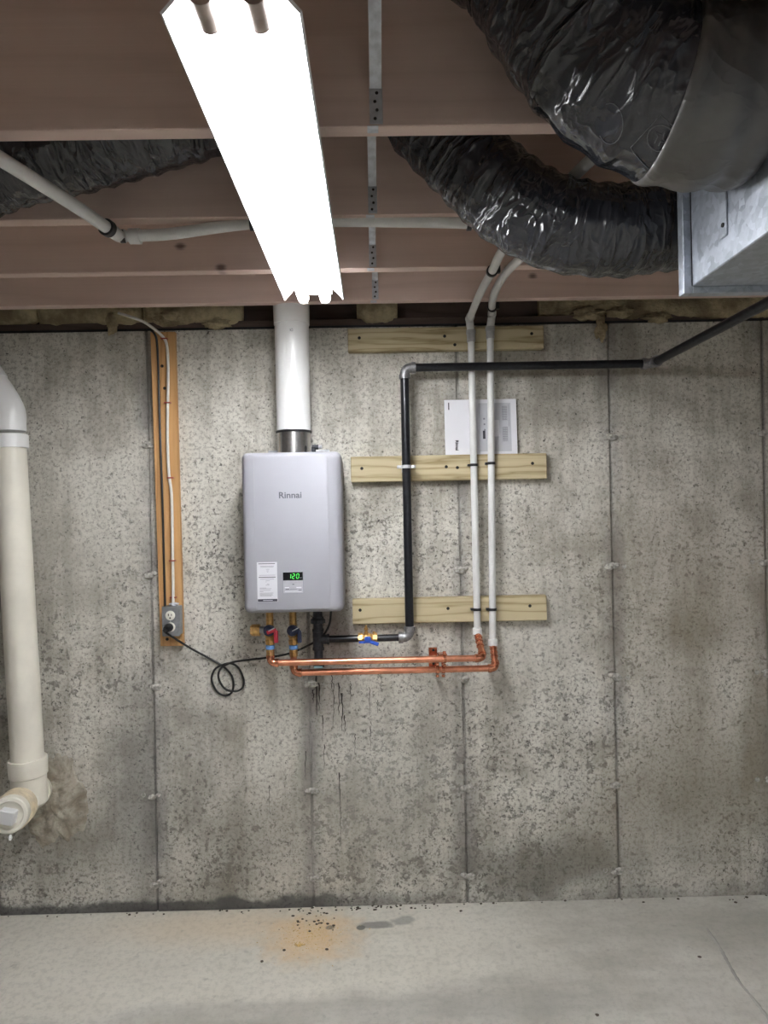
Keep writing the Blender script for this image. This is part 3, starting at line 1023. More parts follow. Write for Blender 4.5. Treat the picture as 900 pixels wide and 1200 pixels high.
seg7(b, a.x + w * .34, dz, hg, 'bc'); seg7(b, a.x + w * .53, dz, hg, 'abged'); seg7(b, a.x + w * .74, dz, hg, 'abcdef')
b.build('digits', M['digit'], dis)
b = MB(); line(b, a.x + w * .85, a.x + w * .93, dz - .006, HF - .0028, .002); b.build('unit_mark', M['ink_soft'], dis)
b = MB()
line(b, a.x + w * .46, a.x + w * .56, c.z + h * .42, HF - .0016, .0022)
line(b, a.x + w * .12, a.x + w * .30, c.z + h * .20, HF - .0016, .002)
line(b, a.x + w * .34, a.x + w * .70, c.z + h * .20, HF - .0016, .001)
line(b, a.x + w * .76, a.x + w * .92, c.z + h * .14, HF - .0016, .002)
b.build('panel_print', M['ink'], pan)
b = MB()
line(b, a.x + w * .08, a.x + w * .30, c.z + h * .27, HF - .0016, .003); line(b, a.x + w * .66, a.x + w * .92, c.z + h * .27, HF - .0016, .003)
line(b, a.x + w * .08, a.x + w * .92, c.z + h * .09, HF - .0016, .002)
b.build('panel_print', M['paper'], pan)
b = MB()
for q in ((a.x - .001, a.x + .0005, c.z, a.z), (c.x - .0005, c.x + .001, c.z, a.z), (a.x, c.x, c.z - .001, c.z + .0003)):
    b.box((q[0], HF - .0012, q[2]), (q[1], HF + .0002, q[3]))
b.build('panel_edge', M['ink_soft'], pan)

# ------------------------------------------------------------------ vent pipe
zt = JB + JH - .01
root = thing('vent_pipe', (fx, HC, zc1 + .009), 'thick white plastic vent pipe rising from the top of the water heater', 'vent pipe')
zj = P(341, 381, HC).z
MB().lathe((fx, HC, zc1 + .009), (0, 0, 1), [(0, .060), (0, .0635), (zj - zc1 - .010, .0635), (zj - zc1 - .010, .06)], 48).build('pipe', M['pvc_white'], root)
MB().lathe((fx, HC, zj), (0, 0, 1), [(-.001, .0636), (0, .0662), (.05, .0672), (JB - zj + .12, .0672), (JB - zj + .12, .05)], 48).build('coupling', M['pvc_white'], root)
p = P(342, 386.5, HC - .0637)
b = MB()
R1 = .0045
for k in range(20):
    a0 = 2 * math.pi * k / 20
    b.box((p.x + math.cos(a0) * R1 * .8 - .0006, HC - .0645, p.z + math.sin(a0) * R1 - .0006), (p.x + math.cos(a0) * R1 * .8 + .0006, HC - .0632, p.z + math.sin(a0) * R1 + .0006))
b.build('stamp_ring', M['ink_soft'], root)
text('5', .011, (p.x - .006, HC - .0640, p.z), M['ink_soft'], root, 'stamp')

# ------------------------------------------------------------------ gas pipe
GY = BF - .050
root_g = thing('gas_pipe', P(477, 745, GY), 'black iron gas pipe with grey elbows, from the heater up and along the wall', 'gas pipe')
gt = P(477, 431, GY); gbp = P(477, 747, GY)
gxr = P(757, 424, GY)
gx = (gt.x + gbp.x) / 2
gt = Vector((gx, GY, gt.z)); gb = Vector((gx, GY, gbp.z))
R = .030
r = .0165
MB().tube([gt - Vector((0, 0, R)), gb + Vector((0, 0, R))], r, 20).build('pipe', M['iron'], root_g)
MB().tube([gt + Vector((R, 0, 0)), Vector((gxr.x, GY, gt.z))], r * .97, 20).build('pipe', M['iron'], root_g)
elbow(MB(), gt, (0, 0, -1), (1, 0, 0), R, r * 1.12, .016, 1.18, 20).build('elbow', M['malleable'], root_g)
elbow(MB(), gb, (0, 0, 1), (-1, 0, 0), R, r * 1.12, .016, 1.18, 20).build('elbow', M['malleable'], root_g)
# turn towards the room at right, under the trunk
cr = Vector((gxr.x + .025, GY, gt.z))
dirr = (P(905, 352, 1.9) - cr); dirr.normalize()
elbow(MB(), cr, (-1, 0, 0), dirr, .028, r * 1.12, .016, 1.18, 20).build('elbow', M['malleable'], root_g)
ce = cr + dirr * ((GY - 1.72) / -dirr.y)
MB().tube([cr + dirr * .03, ce - dirr * .03], r * .97, 20).build('pipe', M['iron'], root_g)
elbow(MB(), ce, -dirr, (1, 0, 0), .028, r * 1.12, .016, 1.18, 20).build('elbow', M['malleable'], root_g)
MB().tube([ce + Vector((.03, 0, 0)), Vector((XR - .01, ce.y, ce.z))], r * .97, 20).build('pipe', M['iron'], root_g)
# lower run to the heater: valve, tee, drip leg
tx = P(373, 750, GY).x
tee = Vector((tx, GY, gb.z))
MB().tube([gb - Vector((R, 0, 0)), tee + Vector((.03, 0, 0))], r * .82, 18).build('pipe', M['iron'], root_g)
b = MB().tube([tee + Vector((0, 0, -.036)), tee + Vector((0, 0, .036))], r * 1.22, 18)
b.lathe(tee, (1, 0, 0), [(0, r * 1.1), (.034, r * 1.1), (.034, r * 1.25), (.042, r * 1.25), (.042, r * .9)], 18)
for s in (-1, 1):
    b.lathe(tee + Vector((0, 0, s * .030)), (0, 0, s), [(0, r * 1.2), (.001, r * 1.36), (.010, r * 1.36), (.010, r)], 18)
b.build('tee', M['darkfit'], root_g)
un = P(373, 727, GY).z
b = MB().tube([(tx, GY, tee.z + .036), (tx, GY, hz0 - .0)], r * 1.05, 18)
b.lathe((tx, GY, un - .012), (0, 0, 1), [(0, r * 1.1), (.002, r * 1.7), (.016, r * 1.7), (.020, r * 1.3), (.026, r * 1.3), (.026, r)], 8)
b.build('union', M['darkfit'], root_g)
zb = P(374, 781, GY).z
b = MB().tube([(tx, GY, tee.z - .036), (tx, GY, zb)], r * 1.02, 18)
b.lathe((tx, GY, zb - .004), (0, 0, 1), [(0, r), (.002, r * 1.22), (.022, r * 1.22), (.022, r)], 8)
b.build('drip_leg', M['darkfit'], root_g)
MB().box((tx - .017, GY - .024, zb - .002), (tx + .017, GY - .018, zb + .006), .002).build('cap_label', M['pale_tag'], root_g)
vx = P(431, 748, GY).x
v0 = Vector((vx, GY, gb.z))
b = MB().lathe(v0 - Vector((.036, 0, 0)), (1, 0, 0), [(0, .014), (0, .021), (.016, .021), (.018, .017), (.030, .020), (.042, .020), (.054, .017), (.056, .021), (.072, .021), (.072, .014)], 8)
b.lathe(v0 + Vector((-.006, 0, .012)), (0, 0, 1), [(0, .009), (.012, .009), (.013, .006), (.020, .006), (.021, .008), (.028, .008), (.029, .005), (.036, .0045), (.038, .003)], 12)
b.lathe(v0 + Vector((.024, 0, .012)), (0, 0, 1), [(0, .006), (.012, .006), (.014, .004)], 10)
b.lathe(v0, (0, -1, 0), [(0, .016), (.020, .014), (.022, .008), (.030, .008)], 12)
val = b.build('valve', M['brass'], root_g)
b = MB().box(v0 + Vector((-.012, -.036, -.012)), v0 + Vector((.012, -.027, .012)), .004, seg=2)
b.box(v0 + Vector((.008, -.034, -.020)), v0 + Vector((.042, -.028, -.006)), .003, rot=Matrix.Rotation(.35, 3, 'Y'), seg=2)
b.box(v0 + Vector((-.034, -.034, -.014)), v0 + Vector((-.008, -.028, -.004)), .003, seg=2)
b.build('lever', M['blue'], val)
# split ring clamp on the middle board
p = P(476, 548, BF)
b = MB().lathe((gx, GY, p.z - .006), (0, 0, 1), [(0, r), (0, r * 1.22), (.012, r * 1.22), (.012, r)], 20)
for sgn in (-1, 1):
    b.box((gx + sgn * .019, GY - .006, p.z - .006), (gx + sgn * .036, GY + .006, p.z + .006), .002)
    b.lathe((gx + sgn * .029, GY - .006, p.z), (0, -1, 0), [(0, .005), (.004, .0045), (.0042, .002)], 10)
b.box((gx - .010, GY + .0195, p.z - .012), (gx - .002, BF - .0005, p.z + .012), .001)
b.box((gx - .016, BF - .004, p.z - .020), (gx + .012, BF - .0005, p.z + .028), .001)
b.build('split_ring_clamp', M['white_clamp'], root_g)

# ------------------------------------------------------------------ white water risers
RY = BF - .016
def riser(pxt, pxb, ytop, ybot, label, upper, clampY, ceil_path, uclamp):
    tp, bt = P(pxt, ytop, RY), P(pxb, ybot, RY)
    x = (tp.x + bt.x) / 2
    root = thing('water_riser', (bt.x, RY, bt.z), label, 'pipe', 'white water risers')
    rr = .0135
    MB().tube([(tp.x, RY, tp.z - .002), (bt.x, RY, bt.z)], rr, 16).build('pipe', M['pex'], root)
    # top: grey coupling, then an elbow turning out from the wall
    zt2 = P(pxt, ytop - 24, RY).z
    b = MB().lathe((tp.x, RY, tp.z - .010), (0, 0, 1), [(0, rr), (0, .0165), (.030, .0165), (.032, .0185), (.046, .0185), (.046, rr)], 16)
    b.build('coupling', M['pexfit'], root)
    path = [P(*q) if len(q) == 3 else PZ(q[0], q[1], JB - .0155) for q in ceil_path]
    d = (path[1] - path[0]).normalized()
    corner = path[0]
    b = MB().tube([(tp.x, RY, tp.z + .03), tuple(corner)], .0150, 16)
    b.add(*lump(corner, (.0165, .0165, .0165), 1, 2, 0))
    b.tube([corner, corner + d * .035], .0165, 16)
    b.build('elbow', M['pex'], root)
    MB().tube(spline(path, 8), rr, 16).build('ceiling_pipe', M['pex'], root)
    for py in clampY:
        q = P(pxt + (pxb - pxt) * (py - ytop) / (ybot - ytop), py, RY)
        b = MB().lathe((q.x, RY, q.z - .005), (0, 0, 1), [(0, rr), (0, .0165), (.010, .0165), (.010, rr)], 16)
        b.box((q.x - .024, RY - .004, q.z - .004), (q.x - .012, BF - .0005 if py > 410 or 1 else RY, q.z + .004), .001)
        b.build('pipe_clip', M['black_plastic'], root)
    for (i, f) in uclamp:
        a, c = path[i], path[i + 1]
        q = a.lerp(c, f); dd = (c - a).normalized()
        b = MB().lathe(q - dd * .006, dd, [(0, rr), (0, .0185), (.012, .0185), (.012, rr)], 16)
        b.box(q + Vector((.012, -.006, -.008)), q + Vector((.026, .006, .018)), .002)
        b.build('pipe_clip', M['black_plastic'], root)
    zc = bt.z
    MB().lathe((bt.x, RY, zc - .004), (0, 0, 1), [(0, .0125), (0, .0185), (.022, .0185), (.024, .0165), (.026, rr)], 16).build('end_ring', M['pex'], root)
    return bt

PZ1 = JB - .0165
r1b = riser(552, 559.5, 398, 742, 'left white water riser passing in front of the paper booklet', 0, (545, 714),
            [P_ for P_ in [(550, 374, RY - .004), (562, 345), (577, 317), (592, 289), (640, 238), (706, 174)]], [(1, .98)])
r2b = riser(574.5, 577.5, 394, 755, 'right white water riser, nearer the far end of the boards', 0, (543, 714),
            [(576.5, 369, RY - .004), (577.5, 350), (586, 330), (603, 309), (640, 280), (680, 258)], [(0, .5)])

# ------------------------------------------------------------------ copper lines
CYH, CYC = 2.535, 2.575
def copper(pl, pr, Y, valve_px, bt, ztop_px, label, lever, lever_mat, lname):
    a, c = P(*pl, Y), P(*pr, Y)
    z = (a.z + c.z) / 2
    a, c = Vector((P(valve_px, pl[1], Y).x, Y, z)), Vector((c.x, Y, z))
    root = thing('copper_line', (a.x, Y, z), label, 'copper pipe', 'copper water lines')
    rr = .0122
    R = .020
    MB().tube([a + Vector((R, 0, 0)), c - Vector((R, 0, 0))], rr, 18).build('pipe', M['copper'], root)
    elbow(MB(), a, (1, 0, 0), (0, 0, 1), R, rr * 1.14, .012, 1.14, 18).build('elbow', M['copperfit'], root)
    dv = (bt - c).normalized()
    elbow(MB(), c, (-1, 0, 0), dv, R, rr * 1.14, .012, 1.14, 18).build('elbow', M['copperfit'], root)
    b = MB().tube([c + dv * R, bt], rr, 18)
    L = (bt - c).length
    for f in (.45, .62, .78, .92):
        b.lathe(c + dv * L * f, dv, [(0, rr), (.001, rr * 1.2), (.007, rr * 1.2), (.008, rr)], 18)
    b.build('riser_stub', M['copperfit'], root)
    zt = P(valve_px, ztop_px, Y).z
    b = MB().tube([a + Vector((0, 0, R)), (a.x, Y, zt)], rr, 18)
    b.lathe((a.x, Y, a.z + R + .012), (0, 0, 1), [(0, rr), (.001, rr * 1.18), (.014, rr * 1.18), (.015, rr)], 18)
    b.build('riser_stub', M['copper'], root)
    return root, a, zt

rh, ah, zh = copper((316, 778), (566, 770), CYH, 317, r1b, 768, 'upper copper water line, from the red-levered valve to the left riser', 0, 0, 0)
rc, ac, zc_ = copper((342, 789.5), (581, 782), CYC, 344.5, r2b, 768, 'lower copper water line, from the navy-levered valve to the right riser', 0, 0, 0)

def iso_valve(x, Y, z0, pxs, label, lever_mat, side_port):
    """z0: top of the copper stub; goes up to the heater"""
    root = thing('isolation_valve', (x, Y, z0), label, 'valve', 'isolation valves under the heater')
    zz = lambda py: P(pxs, py, Y).z
    b = MB().lathe((x, Y, z0 - .004), (0, 0, 1), [(0, .012), (0, .0150), (zz(761) - z0 + .004, .0155), (zz(761) - z0 + .004, .012)], 8)
    b.build('adapter', M['brass'], root)
    MB().lathe((x, Y, zz(760.5)), (0, 0, 1), [(0, .014), (0, .0165), (.014, .0165), (.014, .014)], 16).build('tape_band', M['blue_tag'], root)
    body = MB().lathe((x, Y, zz(755.5)), (0, 0, 1), [(0, .012), (.001, .0165), (.008, .0185), (.018, .0185), (.020, .0165), (.028, .0165), (.029, .0195), (.040, .0195), (.042, .014), (hz0 - zz(755.5), .0135)], 8)
    zm = zz(738)
    body.build('body', M['brass'], root)
    b = MB().lathe((x, Y - .006, zm), (0, -1, 0), [(0, .021), (.016, .021), (.018, .016), (.026, .014)], 16)
    hub = b.build('lever_hub', M['navy'], root)
    b = MB().box((x - .006, Y - .042, zm - .006), (x + .030, Y - .034, zm + .008), .003, rot=Matrix.Rotation(-.35, 3, 'Y'), seg=2)
    b.box((x + .020, Y - .044, zm - .042), (x + .036, Y - .032, zm + .004), .004, seg=2)
    b.build('lever', lever_mat, root)
    MB().box((x + .0, Y - .0445, zm + .006), (x + .026, Y - .0425, zm + .010), .0008, rot=Matrix.Rotation(-.45, 3, 'Y')).build('lever_edge', M['zinc'], root)
    if side_port:
        MB().tube([(x - .016, Y, zm), (x - .038, Y, zm)], .013, 16).build('port_neck', M['boxgrey'], root)
        MB().lathe((x - .036, Y, zm), (-1, 0, 0), [(0, .014), (0, .022), (.030, .022), (.031, .018), (.034, .018), (.034, .010)], 10).build('port_cap', M['brass'], root)
    return root

iso_valve(ah.x, CYH, zh, 317, 'brass isolation valve with red lever and brass side cap', M['red'], True)
iso_valve(ac.x, CYC, zc_, 345, 'brass isolation valve with navy lever, next to the gas inlet', M['navy'], False)

# copper bracket holding both lines
zA, zB = ah.z, ac.z
bx = P(507.5, 775, CYC + .02).x
root = thing('pipe_bracket', (bx, WY, zB - .02), 'copper bracket with clamps holding the two copper lines to the wall', 'bracket')
MB().box((bx - .016, CYC + .018, zB + .004), (bx + .016, CYC + .022, zA + .032), .001).build('plate', M['copperfit'], root)
for z in (zA + .022, zB + .018):
    MB().lathe((bx + .002, CYC + .0185, z), (0, -1, 0), [(0, .0055), (.002, .005), (.0022, .002)], 10).build('bolt_head', M['screw'], root)
b = MB().tube([(bx, CYC + .022, (zA + zB) / 2), (bx, WY - .001, (zA + zB) / 2)], .006, 10)
b.build('standoff_rod', M['darkfit'], root)
for x, Y, z in ((bx + .038, CYH, zA), (bx + .014, CYC, zB), (bx + .036, CYC, zB)):
    b = MB().lathe((x - .006, Y, z), (1, 0, 0), [(0, .0124), (0, .0155), (.012, .0155), (.012, .0124)], 18)
    for s in (-1, 1):
        b.box((x - .006, Y - .004, z + s * .014 - .005), (x + .006, Y + .004, z + s * .024 + (.005 if s > 0 else 0) - (.005 if s < 0 else 0)), .0015)
        b.lathe((x, Y - .003, z + s * .022), (0, -1, 0), [(0, .0045), (.003, .004), (.0032, .0015)], 8)
    b.build('clamp', M['copperfit'], root)
MB().box((bx + .016, CYH + .008, zA + .006), (bx + .050, CYC + .0175, zA + .014), .002).build('clamp_arm', M['copperfit'], root)

# ------------------------------------------------------------------ paper booklet on the middle board
mY = WY - .022
zb = MIDZ[1] + .0005
a, c = P(521.5, 500, mY), P(606, 500, mY)
zt = P(563, 467.5, mY).z
root = thing('paper_booklet', ((a.x + c.x) / 2, mY, zb), 'white printed instruction booklet standing on the middle board behind the risers', 'booklet')
tilt = .012
def sheet(b, x1, x2, z1, z2, Y, th):
    f = lambda z: Y + tilt * (z - zb) / (zt - zb)
    vs = [(x1, f(z1), z1), (x2, f(z1), z1), (x2, f(z2), z2), (x1, f(z2), z2)]
    vs += [(x, y + th, z) for x, y, z in vs]
    b.add(vs, [(0, 1, 2, 3), (7, 6, 5, 4), (0, 4, 5, 1), (1, 5, 6, 2), (2, 6, 7, 3), (3, 7, 4, 0)])
    return b
W, H = c.x - a.x, zt - zb
U = lambda u: a.x + W * u
V = lambda v: zb + H * v
sheet(MB(), U(0), U(1), V(0), V(1), mY, .006).build('page_block', M['paper'], root, smooth=False)
sheet(MB(), U(.475), U(.92), V(.05), V(.93), mY - .0008, .0006).build('printed_area', M['paper_grey'], root, smooth=False)
sheet(MB(), U(.345), U(.352), V(.03), V(.95), mY - .0008, .0006).build('page_edge', M['ink_soft'], root, smooth=False)
sheet(MB(), U(.445), U(.475), V(.02), V(.98), mY - .0012, .001).build('page_fold', M['paper'], root, smooth=False)
b = MB()
for k in range(11):
    sheet(b, U(.80) , U(.87), V(.86 - k * .024), V(.864 - k * .024 + .006), mY - .0014, .0004)
    sheet(b, U(.80), U(.87), V(.48 - k * .024), V(.484 - k * .024 + .006), mY - .0014, .0004)
for k in range(4):
    sheet(b, U(.80 + k * .022), U(.803 + k * .022), V(.60), V(.86), mY - .0014, .0004)
    sheet(b, U(.80 + k * .022), U(.803 + k * .022), V(.22), V(.48), mY - .0014, .0004)
for k in range(3):
    sheet(b, U(.535 + .004 * k), U(.560 + .002 * k), V(.63 - k * .1), V(.66 - k * .1), mY - .0014, .0004)
sheet(b, U(.89), U(.895), V(.5), V(.9), mY - .0014, .0004)
b.build('print_lines', M['ink_soft'], root, smooth=False)
sheet(MB(), U(.665), U(.755), V(.32), V(.62), mY - .0016, .0005).build('white_table', M['paper'], root, smooth=False)
b = MB()
sheet(b, U(.525), U(.56), V(.28), V(.43), mY - .0015, .0004)
sheet(b, U(.053), U(.068), V(.82), V(.95), mY - .0006, .0004)
b.build('print_blocks', M['ink'], root, smooth=False)
text('Rinnai', .0165, (U(.16), mY + tilt * .15 - .0008, V(.17)), M['ink'], root, 'brand_lettering', roll=math.pi / 2, bold=.0005)

# ------------------------------------------------------------------ drain pipe at left
DY = 2.56
top, bot = P(11, 520, DY), P(32.5, 892, DY)
DR = .057
root = thing('drain_pipe', bot, 'thick off-white plastic drain pipe with cleanout, leaning at the left edge', 'drain pipe')
dv = (bot - top).normalized()
MB().tube([top, bot], DR, 36).build('pipe', M['pvc_cream'], root)
b = MB().lathe(top + dv * .018, -dv, [(0, DR), (0, .0655), (.048, .0655), (.052, .062), (.052, DR)], 36)
dl = Vector((-.52, -.12, .85)).normalized()
e0 = top - dv * .045
path = [e0, e0 - dv * .03, e0 - dv * .075 + dl * .0, e0 - dv * .09 + dl * .05, e0 - dv * .09 + dl * .11]
b.tube(spline(path, 5), .0605, 36)
ue = path[-1]
b.lathe(ue - dl * .01, dl, [(0, .061), (0, .0645), (.045, .0645), (.045, .057)], 36)
b.build('upper_elbow', M['pvc_white'], root)
MB().tube([ue + dl * .03, ue + dl * .75], DR, 36).build('upper_pipe', M['pvc_white'], root)
# tee at the foot, through the wall and out to a cleanout
wA, wB = P(41, 925, WY), P(9, 957, 2.36)
da = (wB - wA).normalized()
tc = wA + da * ((WY - DY) / -da.y)
hub0 = bot - dv * .012
b = MB().lathe(hub0, dv, [(0, DR), (0, .0665), (.008, .068), (.062, .0665), (.066, .062), (.10, .061), ((tc - hub0).length + .01, .060)], 36)
Lr = (wB - wA).length - .05
b.tube([wA + da * .002, wA + da * Lr], .0605, 36)
b.lathe(wA + da * .004, da, [(0, .060), (0, .066), (.040, .066), (.040, .060)], 36)
b.build('tee', M['pvc_cream'], root)
b = MB()
prof = [(0, .0605)]
for k in range(7):
    prof += [(.004 + k * .011, .0665), (.009 + k * .011, .0665), (.012 + k * .011, .0625)]
b.lathe(wA + da * (Lr - .072), da, prof, 36)
b.build('threaded_collar', M['pvc_stain'], root)
b = MB().lathe(wA + da * (Lr - .004), da, [(0, .0600), (0, .0625), (.040, .0615), (.044, .058), (.045, .048), (.036, .044)], 36)
plugp = b.build('cleanout_plug', M['pvc_cream'], root)
pe = wA + da * (Lr + .048)
MB().box(pe - Vector((.026, .016, .024)), pe + Vector((.026, .016, .024)), .003, rot=Matrix.Rotation(.2, 3, 'Y')).build('plug_square', M['pvc_white'], plugp)
y1 = pe.y + .02
tc = pe
MB().add(*lump((tc.x + .012, y1 - .03, tc.z - .068), (.006, .008, .010), 3)).build('glue_drip', M['pvc_white'], root)

# ------------------------------------------------------------------ white pipe under the joists at left
PR = .0150
zq = lambda px, py, dz=0: PZ(px, py, JB - .052 + dz)
root = thing('ceiling_water_pipe', zq(135, 272), 'white water pipe with black clips under the joists, bent left of the lamp', 'pipe')
pa = [zq(-80, 150), zq(-40, 163), zq(0, 186), zq(50, 217), zq(95, 246), zq(127, 268)]
MB().tube(spline(pa, 8), PR, 18).build('pipe', M['pex'], root)
d = (pa[-1] - pa[-2]).normalized()
MB().lathe(pa[-1] - d * .012, d, [(0, PR), (0, .021), (.016, .021), (.016, PR)], 18).build('pipe_clip', M['black_plastic'], root)
Ym = 1.80
e1 = P(139, 276, Ym)
pb = [e1, P(150, 277, Ym), P(200, 274, Ym), P(250, 267, Ym), P(292, 262, Ym), P(345, 260, Ym), P(395, 259, Ym), P(470, 259.5, Ym), P(545, 261, Ym), P(600, 262, Ym)]
b = MB().tube(spline([pa[-1] + d * .002, pa[-1] + d * .02, e1 + Vector((.0, 0, 0)), P(146, 277, Ym)], 6), PR * 1.12, 18)
b.build('elbow', M['pex'], root)
MB().tube(spline(pb[1:], 8), PR, 18).build('pipe', M['pex'], root)
q = P(152, 277, Ym)
MB().lathe(q, (1, 0, 0), [(0, PR), (0, .020), (.028, .020), (.028, PR)], 18).build('coupling_ring', M['pex'], root)
MB().lathe(P(141.5, 277, Ym) , (1, 0, 0), [(0, PR), (0, .0172), (.010, .0172), (.010, PR)], 18).build('seal_ring', M['black_plastic'], root)
for px in (293, 547):
    q = P(px, 262, Ym)
    b = MB().lathe(q, (1, 0, 0), [(0, PR), (0, .0185), (.012, .0185), (.012, PR)], 18)
    b.box(q + Vector((0, -.010, .008)), q + Vector((.012, .010, .024)), .001)
    b.build('pipe_clip', M['black_plastic'], root)

# ------------------------------------------------------------------ flexible ducts and sheet metal trunk
def duct_mesh(path, r, n=88, per=.012, seed=0, amp=.010, fade=0.0, wr=(3.0, 34.0), coil=.055):
    pts = spline(path, 24)
    # resample evenly
    out, acc = [pts[0]], 0
    for i in range(1, len(pts)):
        seg = (pts[i] - pts[i - 1]).length
        acc += seg
        if acc >= per:
            out.append(pts[i]); acc = 0
    path = out
    k = len(path)
    t = [(path[min(i + 1, k - 1)] - path[max(i - 1, 0)]).normalized() for i in range(k)]
    nx = t[0].cross(Vector((0, 1, 0))).normalized()
    vs, fs, av = [], [], []
    s = 0
    for i in range(k):
        if i: s += (path[i] - path[i - 1]).length
        nx = (nx - t[i] * nx.dot(t[i])).normalized()
        ny = t[i].cross(nx)
        am = amp * (min(1.0, (k - 1 - i) * per / fade) if fade else 1.0)
        for j in range(n):
            a = 2 * math.pi * j / n
            ca, sa = math.cos(a), math.sin(a)
            q = Vector((ca * wr[0], sa * wr[0], s * wr[1] * .35 + 1.6 * noise.noise(Vector((ca * 1.5, sa * 1.5, s * 4 + seed))) + seed * 9))
            w = 1 - abs(noise.noise(q)) * 2
            q2 = Vector((ca * wr[0] * 2.5, sa * wr[0] * 2.5, s * wr[1] + seed * 5))
            w2 = 1 - abs(noise.noise(q2)) * 2
            big = noise.noise(Vector((ca * .9, sa * .9, s * 3.5 + seed * 2)))
            rr = r + am * (w * .7 + w2 * .35 + big * 1.2) + .003 * math.sin(2 * math.pi * s / coil)
            vs.append(path[i] + (nx * ca + ny * sa) * rr)
            av.append((ca * r, sa * r, s + seed))
    for i in range(k - 1):
        for j in range(n):
            fs.append((i * n + j, i * n + (j + 1) % n, (i + 1) * n + (j + 1) % n, (i + 1) * n + j))
    fs.append(tuple(reversed(range(n)))); fs.append(tuple(range((k - 1) * n, k * n)))
    return vs, fs, av

TY = 1.40
tl = P(800, 341, TY)              # trunk lower left corner at its far end
TX, TZ0, TZ1 = tl.x + .018, tl.z + .008, JB - .004
TX1 = TX + .50
root_t = thing('duct_trunk', (TX + .25, 0, TZ0), 'galvanized sheet metal duct trunk with flanged end at the right edge', 'duct')
MB().box((TX, -2.2, TZ0), (TX1, TY, TZ1), .002).build('sheet_box', M['sheet'], root_t)
fl = .017
b = MB()
b.box((TX - fl, TY - .004, TZ0 - .014), (TX + .001, TY + .020, TZ1), .001)
b.box((TX + .0012, TY - .004, TZ0 - .014), (TX1 + fl, TY + .020, TZ0 + .0), .001)
b.box((TX1, TY - .004, TZ0 + .001), (TX1 + fl, TY + .020, TZ1), .001)
b.build('end_flange', M['sheet'], root_t)
MB().box((TX + .001, TY + .001, TZ0 + .001), (TX1 - .001, TY + .018, TZ1), .001).build('end_cap', M['sheet'], root_t)
MB().box((TX - .0012, TY - .007, TZ0 + .001), (TX - .0002, TY - .0045, TZ1)).build('flange_gap', M['seam_dark'], root_t)
# drive cleat on the side
cp = P(857, 215, 1.36)
yc = 1.262
clz = P(857, 278, yc).z
MB().box((TX - .004, yc - .012, clz), (TX - .0002, yc + .012, TZ1), .0012).build('drive_cleat', M['sheet'], root_t)
MB().lathe((TX - .0035, yc - .002, clz + .022), (-1, 0, 0), [(0, .0045), (.003, .004), (.0032, .001)], 10).build('cleat_screw', M['screw'], root_t)
MB().box((TX - .003, 1.192, TZ0 + .12), (TX - .0002, 1.197, TZ1), .0006).build('stiffener_rib', M['sheet'], root_t)

# lower flexible duct: from the trunk end, left and up into the joist bay
d2 = [Vector((TX + .20, 1.545, CAMZ + .640)), Vector((TX + .02, 1.54, CAMZ + .640)), P(720, 271, 1.535), P(655, 264, 1.54), P(600, 235, 1.55), P(545, 185, 1.575), P(500, 138, 1.585), P(486, 112, 1.585)]
root = thing('flex_duct', d2[2] - Vector((0, 0, .1)), 'black flexible duct running from the trunk end up into the joist bay', 'flex duct', 'black plastic-wrapped flexible ducts')
dm = duct_mesh(d2, .094, seed=2, amp=.0055)
MB().add(*dm[:2]).build('film_sleeve', M['film'], root, angle=80, attr=dm[2])

# upper flexible duct: hangs near the camera and enters the side of the trunk
d1 = [Vector((.23, 1.175, CAMZ + 1.03)), Vector((.29, 1.17, CAMZ + .97)), Vector((.35, 1.17, CAMZ + .86)), Vector((.42, 1.165, CAMZ + .76)), Vector((.485, 1.16, CAMZ + .712)), Vector((.53, 1.16, CAMZ + .694))]
root1 = thing('flex_duct', d1[4] - Vector((0, 0, .14)), 'large shiny black flexible duct with grey tape collar at the top right', 'flex duct', 'black plastic-wrapped flexible ducts')
dm1 = duct_mesh(d1, .133, n=120, per=.009, seed=5, amp=.0055, wr=(2.0, 16.0), fade=.08)
MB().add(*dm1[:2]).build('film_sleeve', M['film'], root1, angle=80, attr=dm1[2])
tapep = [Vector((.505, 1.16, CAMZ + .704)), Vector((.56, 1.16, CAMZ + .692)), Vector((.60, 1.16, CAMZ + .69)), Vector((TX - .004, 1.16, CAMZ + .69))]
dm = duct_mesh(tapep, .1385, n=96, per=.009, seed=8, amp=.0025, wr=(1.2, 8))
MB().add(*dm[:2]).build('tape_collar', M['tape'], root1, angle=80, attr=dm[2])
# printed marks on the film
bvh = BVHTree.FromPolygons([tuple(v) for v in dm1[0]], dm1[1])
def on_duct(px, py):
    d = (fw + rt * ((px - 450) / F) + up * ((600 - py) / F)).normalized()
    h = bvh.ray_cast(CAM, d)
    return h[0] - d * .0012 if h[0] else None
def mark(poly, r=.0007):
    pts = [on_duct(*q) for q in poly]
    pts = [q for q in pts if q is not None]
    if len(pts) > 2: MB().tube(pts, r, 5).build('printed_mark', M['mark'], root1)
mark([(774 + 15.5 * math.cos(a / 24 * 2 * math.pi), 162 + 15.5 * math.sin(a / 24 * 2 * math.pi)) for a in range(25)], .0011)
mark([(739 + (774 - 739) * u / 8, 173 - 38 * u / 8) for u in range(9)])
mark([(774 + 14 * u / 4, 135 + 12 * u / 4) for u in range(5)])
mark([(767, 168), (771, 160), (769, 155), (775, 158), (779, 153), (777, 163), (781, 168), (774, 166), (772, 171)], .0009)
mark([(715 + 15 * math.cos(a / 20 * 2 * math.pi), 145 + 24 * math.sin(a / 20 * 2 * math.pi)) for a in range(-6, 9)])
mark([(739, 173), (744, 181), (752, 190), (760, 198)])

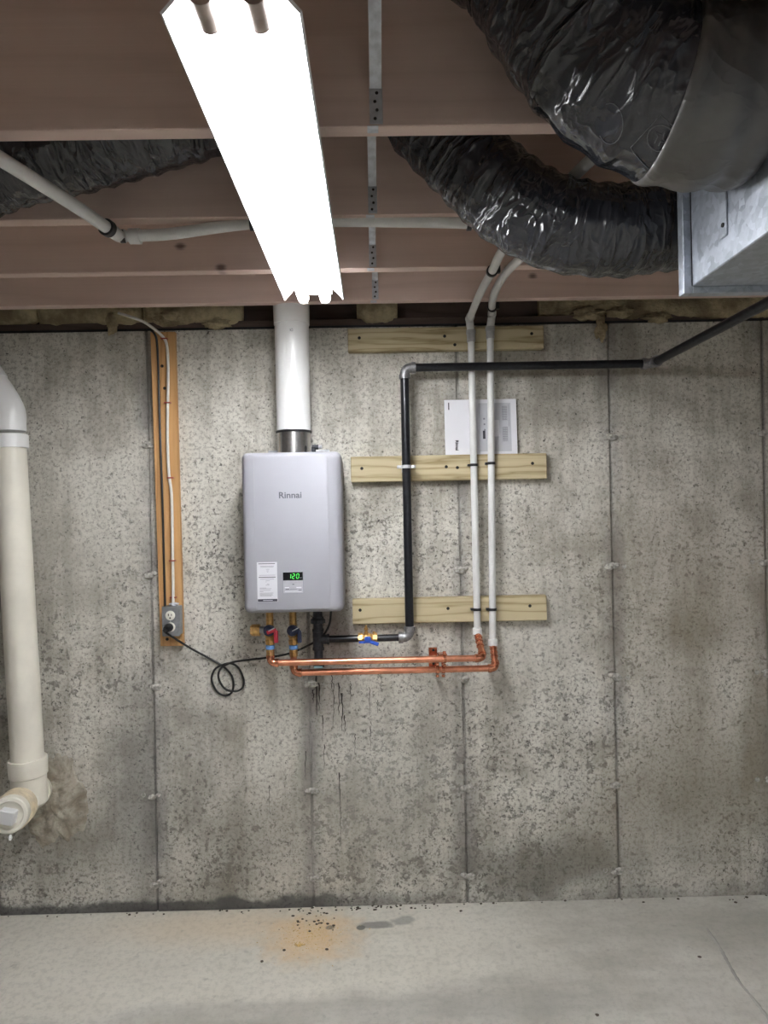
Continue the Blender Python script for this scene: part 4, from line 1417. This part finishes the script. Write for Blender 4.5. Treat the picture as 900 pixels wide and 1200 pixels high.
# flexible duct in the bay at left
d3 = [P(-150, 245, 1.645), P(-60, 215, 1.645), P(0, 188, 1.645), P(90, 168, 1.645), P(180, 146, 1.645), P(260, 120, 1.645), P(320, 90, 1.645)]
root = thing('flex_duct', d3[2] - Vector((0, 0, .1)), 'dark flexible duct in the joist bay behind the white pipe at left', 'flex duct', 'black plastic-wrapped flexible ducts')
dm = duct_mesh(d3, .105, seed=11, amp=.0055)
MB().add(*dm[:2]).build('film_sleeve', M['film'], root, angle=80, attr=dm[2])

# ------------------------------------------------------------------ litter on the floor
b = MB()
c0 = PZ(362, 1098, 0)
for i in range(420):
    x = rnd.gauss(c0.x, .075); y = rnd.gauss(c0.y, .06)
    if not y < WY - .02: continue
    s = rnd.uniform(.0015, .0042)
    a = rnd.uniform(0, 6.28)
    ca, sa = math.cos(a) * s, math.sin(a) * s
    b.add([(x + ca, y + sa, .0003), (x - sa * .5, y + ca * .5, .0003), (x - ca, y - sa, .0003), (x, y, .0003 + s * .5)], [(0, 1, 3), (1, 2, 3), (2, 0, 3), (0, 2, 1)])
c1 = PZ(350, 1110, 0)
for k in range(7):
    a = math.radians(20 + k * 22); L = rnd.uniform(.012, .03)
    b.tube([(c1.x, c1.y, .003), (c1.x + math.cos(a) * L, c1.y + math.sin(a) * L, .005)], .0016, 5)
sd = b.build('sawdust', M['chip'])
tag(sd, 'orange sawdust and wood shavings scattered on the floor by the wall', 'sawdust', kind='stuff')
b = MB()
for i in range(34):
    x = rnd.gauss(c0.x + .02, .05); y = rnd.gauss(c0.y + .09, .035)
    if not y < WY - .02: continue
    s = rnd.uniform(.0015, .005)
    b.add(*lump((x, y, s * .4), (s * 1.5, s, s * .6), i, 1))
for px, py in ((307, 1127), (333, 1114), (383, 1113), (384, 1083), (391, 1085), (540, 1068), (700, 1190), (820, 1122), (875, 1052), (862, 1058)):
    p = PZ(px, py, 0)
    b.add(*lump((p.x, p.y, .002), (.007, .006, .003), px, 1))
tag(b.build('dirt_crumbs', M['crumb']), 'small dark crumbs of dirt on the concrete floor', 'dirt', kind='stuff')
